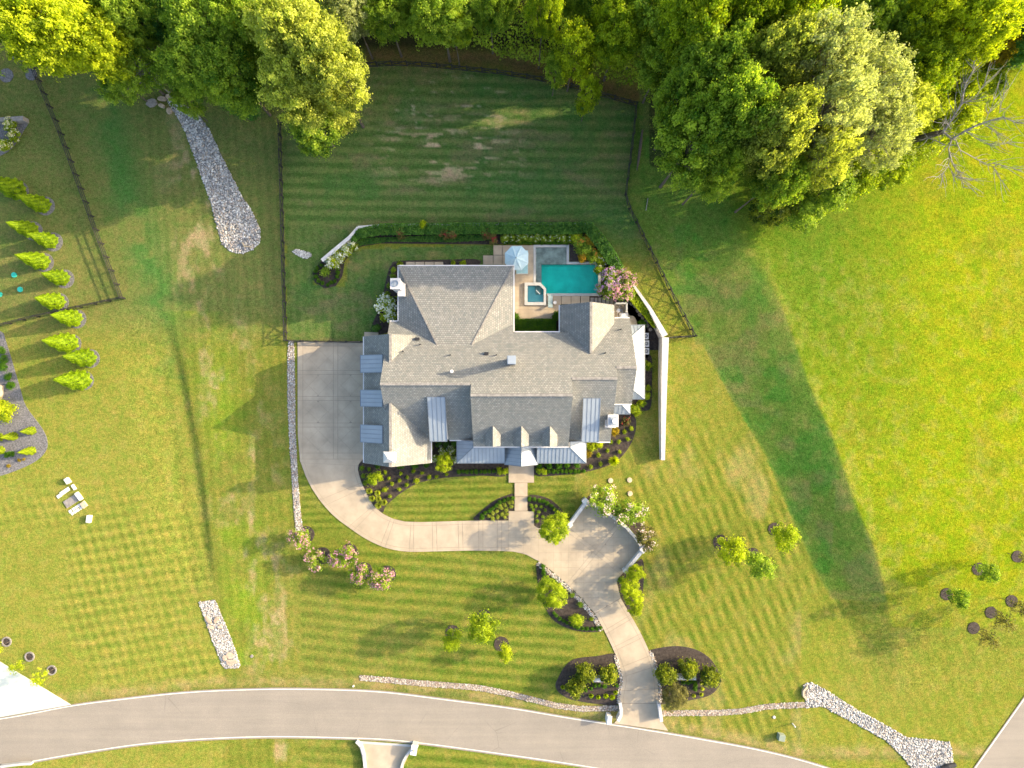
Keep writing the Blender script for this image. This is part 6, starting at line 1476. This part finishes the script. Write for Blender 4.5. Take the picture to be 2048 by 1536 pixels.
for px, py, r_, lf, lb in ((1230, 862, 10, 'orange', 'orange-yellow shrub below the southeast chimney'), (1182, 891, 11, 'yellow', 'yellow shrub under the metal dormer'), (1197, 890, 8, 'yellow', 'small yellow shrub under the eave corner'), (1176, 909, 8, 'orange', 'yellow-orange shrub at the porch corner')):
    plant('shrub', 'yellow_shrub', px, py, r_, 1.2, lf, lb, 'shrub', 'yellow shrubs by the southeast chimney')
for px, py, lb in ((1000, 941, 'yellow-green clump west of the front walk'), (1010, 943, 'yellow-green clump touching the front walk'), (1077, 941, 'yellow-green clump just east of the front walk'), (1088, 942, 'yellow-green clump before the eastern boxwood row')):
    plant('shrub', 'leafy_clump', px, py, 7, 0.8, 'lime', lb, 'shrub', 'leafy clumps beside the walk')
row('loose', 'ground_plant', [(x_, y_) for x_, y_ in [(978, 1032), (986, 1026), (994, 1022), (1002, 1016), (1010, 1010), (1018, 1006), (1024, 1004), (1022, 1014), (1012, 1020), (1004, 1028), (996, 1034), (986, 1037), (1010, 1034), (1014, 1028), (1000, 1010)]], 4.5, 0.4, 'olive', 'low yellow-green plant in the bed west of the walk', 'plant', 'low plants west of the walk', vi=0)
row('loose', 'ground_plant', [(1062, 1010), (1072, 1012), (1082, 1014), (1066, 1020), (1078, 1024), (1090, 1020), (1074, 1032), (1086, 1034), (1074, 1042), (1064, 1014)], 3.6, 0.35, 'green', 'low dark plant in the bed east of the walk', 'plant', 'low plants east of the walk')
row('loose', 'small_shrub', [(1144, 1190), (1160.5, 1209)], 6, 0.6, 'green', 'dark green shrub on the shaded mulch of the drive bed', 'shrub', 'shrubs of the drive bed')
plant('shrub', 'light_shrub', 1153, 1240, 14, 1.2, 'lime', 'light green airy shrub in the lower part of the drive bed', 'shrub')
plant('loose', 'small_shrub', 1183, 1238, 4.5, 0.4, 'lime', 'tiny yellow-green shrub near the drive edge of the bed', 'shrub')
row('tuft', 'grass_tuft', [(1182, 1391), (1196, 1393), (1211, 1391), (1224, 1393), (1231, 1384), (1126, 1373)], 6.5, 0.7, 'lime', 'light grass tuft in the western entrance bed', 'grass tuft', 'grass tufts of the western entrance bed')
row('tuft', 'grass_tuft', [(1403, 1365), (1404, 1377), (1402, 1388), (1387, 1391)], 5, 0.6, 'olive', 'pale grass tuft in the eastern entrance bed', 'grass tuft', 'grass tufts of the eastern entrance bed')
# east side of the house
for px, py, r_, lb in ((1293, 731, 10, 'round green shrub south of the air conditioners'), (1293, 775, 8, 'round green shrub beside the lean-to roof'), (1292, 792, 9, 'round green shrub at the lean-to corner'), (1283, 807, 9, 'round green shrub just below the lean-to corner'), (1270, 822, 12, 'larger round shrub at the tip of the bed'), (1285, 648, 9, 'round green shrub beside the stepping stones')):
    plant('shrub', 'round_shrub', px, py, r_, 1.2, 'box' if py < 660 else 'lime', lb, 'shrub', 'round shrubs east of the house')
# pool garden
for px, py, r_, lb in ((665, 522, 15, 'white-flowered hydrangea nearest the boxwood ring'), (679, 510, 13, 'white hydrangea in the middle beside the white wall'), (693, 500, 12, 'white hydrangea farther up the white wall'), (707, 492, 9, 'faded white hydrangea where the hedge begins')):
    plant('shrub', 'hydrangea', px, py, r_, 1.4, 'lime', lb, 'hydrangea', 'hydrangeas along the white wall', 'white', fl_n=420, fl_s=0.16)
plant('shrub', 'hydrangea', 771, 620, 24, 2.0, 'lime', 'big round white-flowered hydrangea beside the hipped wing', 'hydrangea', None, 'white', fl_n=520, fl_s=0.16)
row('loose', 'small_shrub', [(787, 540), (786, 553), (777, 572), (784, 598), (775, 588)], 6, 0.7, 'green', 'green shrub in the bed by the white chimney', 'shrub', 'shrubs by the white chimney')
row('loose', 'small_shrub', [(907, 527), (925, 527), (800, 529)], 7, 0.7, 'lime', 'light shrub under the north eave of hipped wing', 'shrub', 'shrubs under the north eave')
plant('shrub', 'dark_shrub', 752, 656, 9, 1.0, 'dark', 'dark low shrub north of the garage corner', 'shrub')
def hedge_box(name, poly, h, ls, n, leaf, label, cat, seed, rag=0.12, px0=0):
    rg = np.random.default_rng(seed); xs = [p[0] for p in poly]; ys = [p[1] for p in poly]
    x = rg.uniform(min(xs), max(xs), n*4); y = rg.uniform(min(ys), max(ys), n*4); k = inpoly(x, y, poly); x, y = x[k][:n], y[k][:n]; m = len(x)
    hh = h*(0.85+0.3*fbm(x, y, 14, seed, 3)); z = hh*np.where(rg.random(m) < 0.62, rg.uniform(0.82, 1.05, m), rg.uniform(0.05, 1, m))
    Pts = np.stack([(x-1024)*S*(1-z/H), (768-y)*S*(1-z/H), z+terrain(x, y)], 1); nn = unit(rg.normal(size=(m, 3))*0.6+np.array([0, 0, 0.8]))
    t = 0.15+0.7*fbm(x, y, 7, seed+4, 2)+rg.normal(0, 0.12, m)
    o = link(name, foliage_mesh('foliage', Pts, nn, ls, t, LM[leaf], rg)); return tag(o, label, cat)
hedge_box('clipped_hedge', smooth_poly([(1031, 638), (1070, 637), (1108, 638), (1112, 645), (1112, 660), (1106, 665), (1070, 666), (1034, 665), (1029, 658), (1029, 645)], 3), 1.3, 0.12, 9000, 'box', 'big rounded clipped hedge filling the bed below the pool terrace', 'hedge', 21)
plant('shrub', 'round_shrub', 1030, 633, 9, 1.1, 'box', 'round shrub tucked against the hipped wing at the terrace corner', 'shrub'); plant('shrub', 'round_shrub', 1113, 632, 9, 1.1, 'box', 'dark round shrub beside the northern gable at the terrace corner', 'shrub')
hedge_box('tall_hedge', [(704, 473), (716, 458), (760, 447), (960, 445), (1185, 444), (1198, 461), (1150, 468), (960, 468), (760, 470), (722, 476), (700, 492)], 1.3, 0.22, 14000, 'dark', 'long green hedge along the inside of the garden wall', 'hedge', 22)
hedge_box('lily_border', [(724, 476), (800, 474), (880, 470), (985, 470), (985, 480), (900, 484), (780, 483), (724, 490), (700, 500)], 0.6, 0.20, 4200, 'dark', 'lower strappy border in front of the long hedge', 'border', 23)
hedge_box('ivy_hedge', [(1183, 446), (1203, 465), (1229, 500), (1248, 534), (1232, 545), (1216, 528), (1196, 498), (1176, 472), (1168, 462)], 1.5, 0.20, 5200, 'dark', 'dark ivy hedge climbing the slanting wall by the pool', 'hedge', 24)
hedge_box('ivy_hedge', [(1262, 570), (1276, 588), (1294, 612), (1312, 640), (1316, 656), (1306, 655), (1286, 630), (1264, 606), (1250, 588)], 1.6, 0.19, 4600, 'lime', 'sunlit ivy hedge along the slanting wall by the stepping stones', 'hedge', 25)
plant('shrub', 'yellow_shrub', 847, 451, 9, 1.8, 'yellow', 'single yellow shrub sticking out of the long hedge', 'shrub')
for px, py, lb in ((802, 468, 'red rose bush at the west of the long hedge'), (887, 470, 'red rose bush in the middle of the long hedge'), (904, 468, 'red rose bush just east of the middle one'), (973, 469, 'red rose bush by the pavers'), (983, 478, 'small red rose bush next to the pool pavers')):
    plant('shrub', 'rose_bush', px, py, 11, 1.4, 'bronze', lb, 'rose bush', 'red rose bushes before the hedge', 'red', fl_n=160, fl_s=0.13)
row('shrub', 'white_rose', [(1010+13*i, 476) for i in range(11)], 8.5, 1.0, 'green', 'white-flowered bush in the row behind the pool boxwoods', 'rose bush', 'white roses north of the pool', flower='white', fl_n=90, fl_s=0.12)
for px, py, r_, lf, fl, lb in ((1160, 480, 17, 'green', 'orange', 'leafy bush beside the corner of the shallow ledge'), (1182, 480, 15, 'orange', None, 'orange-tinged bush near the wall bend'), (1172, 500, 17, 'green', None, 'green bush in the middle of the pool corner bed'), (1188, 512, 14, 'green', 'orange', 'orange-flowered bush north of the teal pool'), (1150, 476, 12, 'lime', None, 'light bush at the end of the boxwood row'), (1165, 517, 9, 'orange', 'orange', 'low orange flowers on the pool coping edge'), (1204, 520, 12, 'lime', 'white', 'white-dotted bush north of the pool corner'), (1198, 540, 10, 'lime', 'white', 'white-flowered bush spilling over the pool corner')):
    plant('shrub', 'flowering_bush', px, py, r_, 1.3, lf, lb, 'bush', 'bushes of the pool corner', fl, fl_n=110, fl_s=0.12)
# western neighbour's beds
for px, py, r_, lb in ((22, 250, 14, 'cream hydrangea highest in the slate bed below the timber wall'), (30, 272, 12, 'cream hydrangea in the middle of the slate bed'), (8, 290, 14, 'cream hydrangea at the picture edge')):
    plant('shrub', 'hydrangea', px, py, r_, 1.3, 'lime', lb, 'hydrangea', 'cream hydrangeas of the slate bed', 'cream', fl_n=300, fl_s=0.17)
row('ball', 'round_shrub', [(8, 718), (6, 735), (16, 753), (22, 771), (4, 700)], 8, 0.8, 'box', 'small round shrub in the slate bed above the landing', 'shrub', 'round shrubs of the slate bed')
plant('shrub', 'orange_shrub', 4, 822, 24, 1.6, 'yellow', 'orange and yellow shrub in the slate bed', 'shrub')
for px, py, h_, lb in ((66, 861, 2.4, 'small cone evergreen highest on the slate point'), (30, 872, 2.6, 'small cone evergreen west of the highest one'), (66, 901, 2.8, 'small cone evergreen lowest on the slate point'), (2, 874, 2.4, 'small cone evergreen at the picture edge'), (4, 900, 2.4, 'small cone evergreen low at the picture edge')):
    g_ = G(px, py); o = link('dwarf_evergreen', VEG['cone'][0]['crown']); set_mat(o, LM['lime']); o.location = g_; o.scale = (0.46, 0.46, h_/5); o.rotation_euler = (0, 0, rnd.uniform(0, 6)); tag(o, lb, 'evergreen', 'dwarf evergreens of the slate point')
row('loose', 'orange_plant', [(38, 920), (48, 919), (17, 932)], 3.6, 0.35, 'orange', 'tiny orange plant on the slate point', 'plant', 'tiny orange plants on the slate point')
row('ball', 'round_shrub', [(22, 908), (14, 910)], 6, 0.7, 'box', 'small dark shrub between the dwarf evergreens', 'shrub', 'dark shrubs on the slate point')
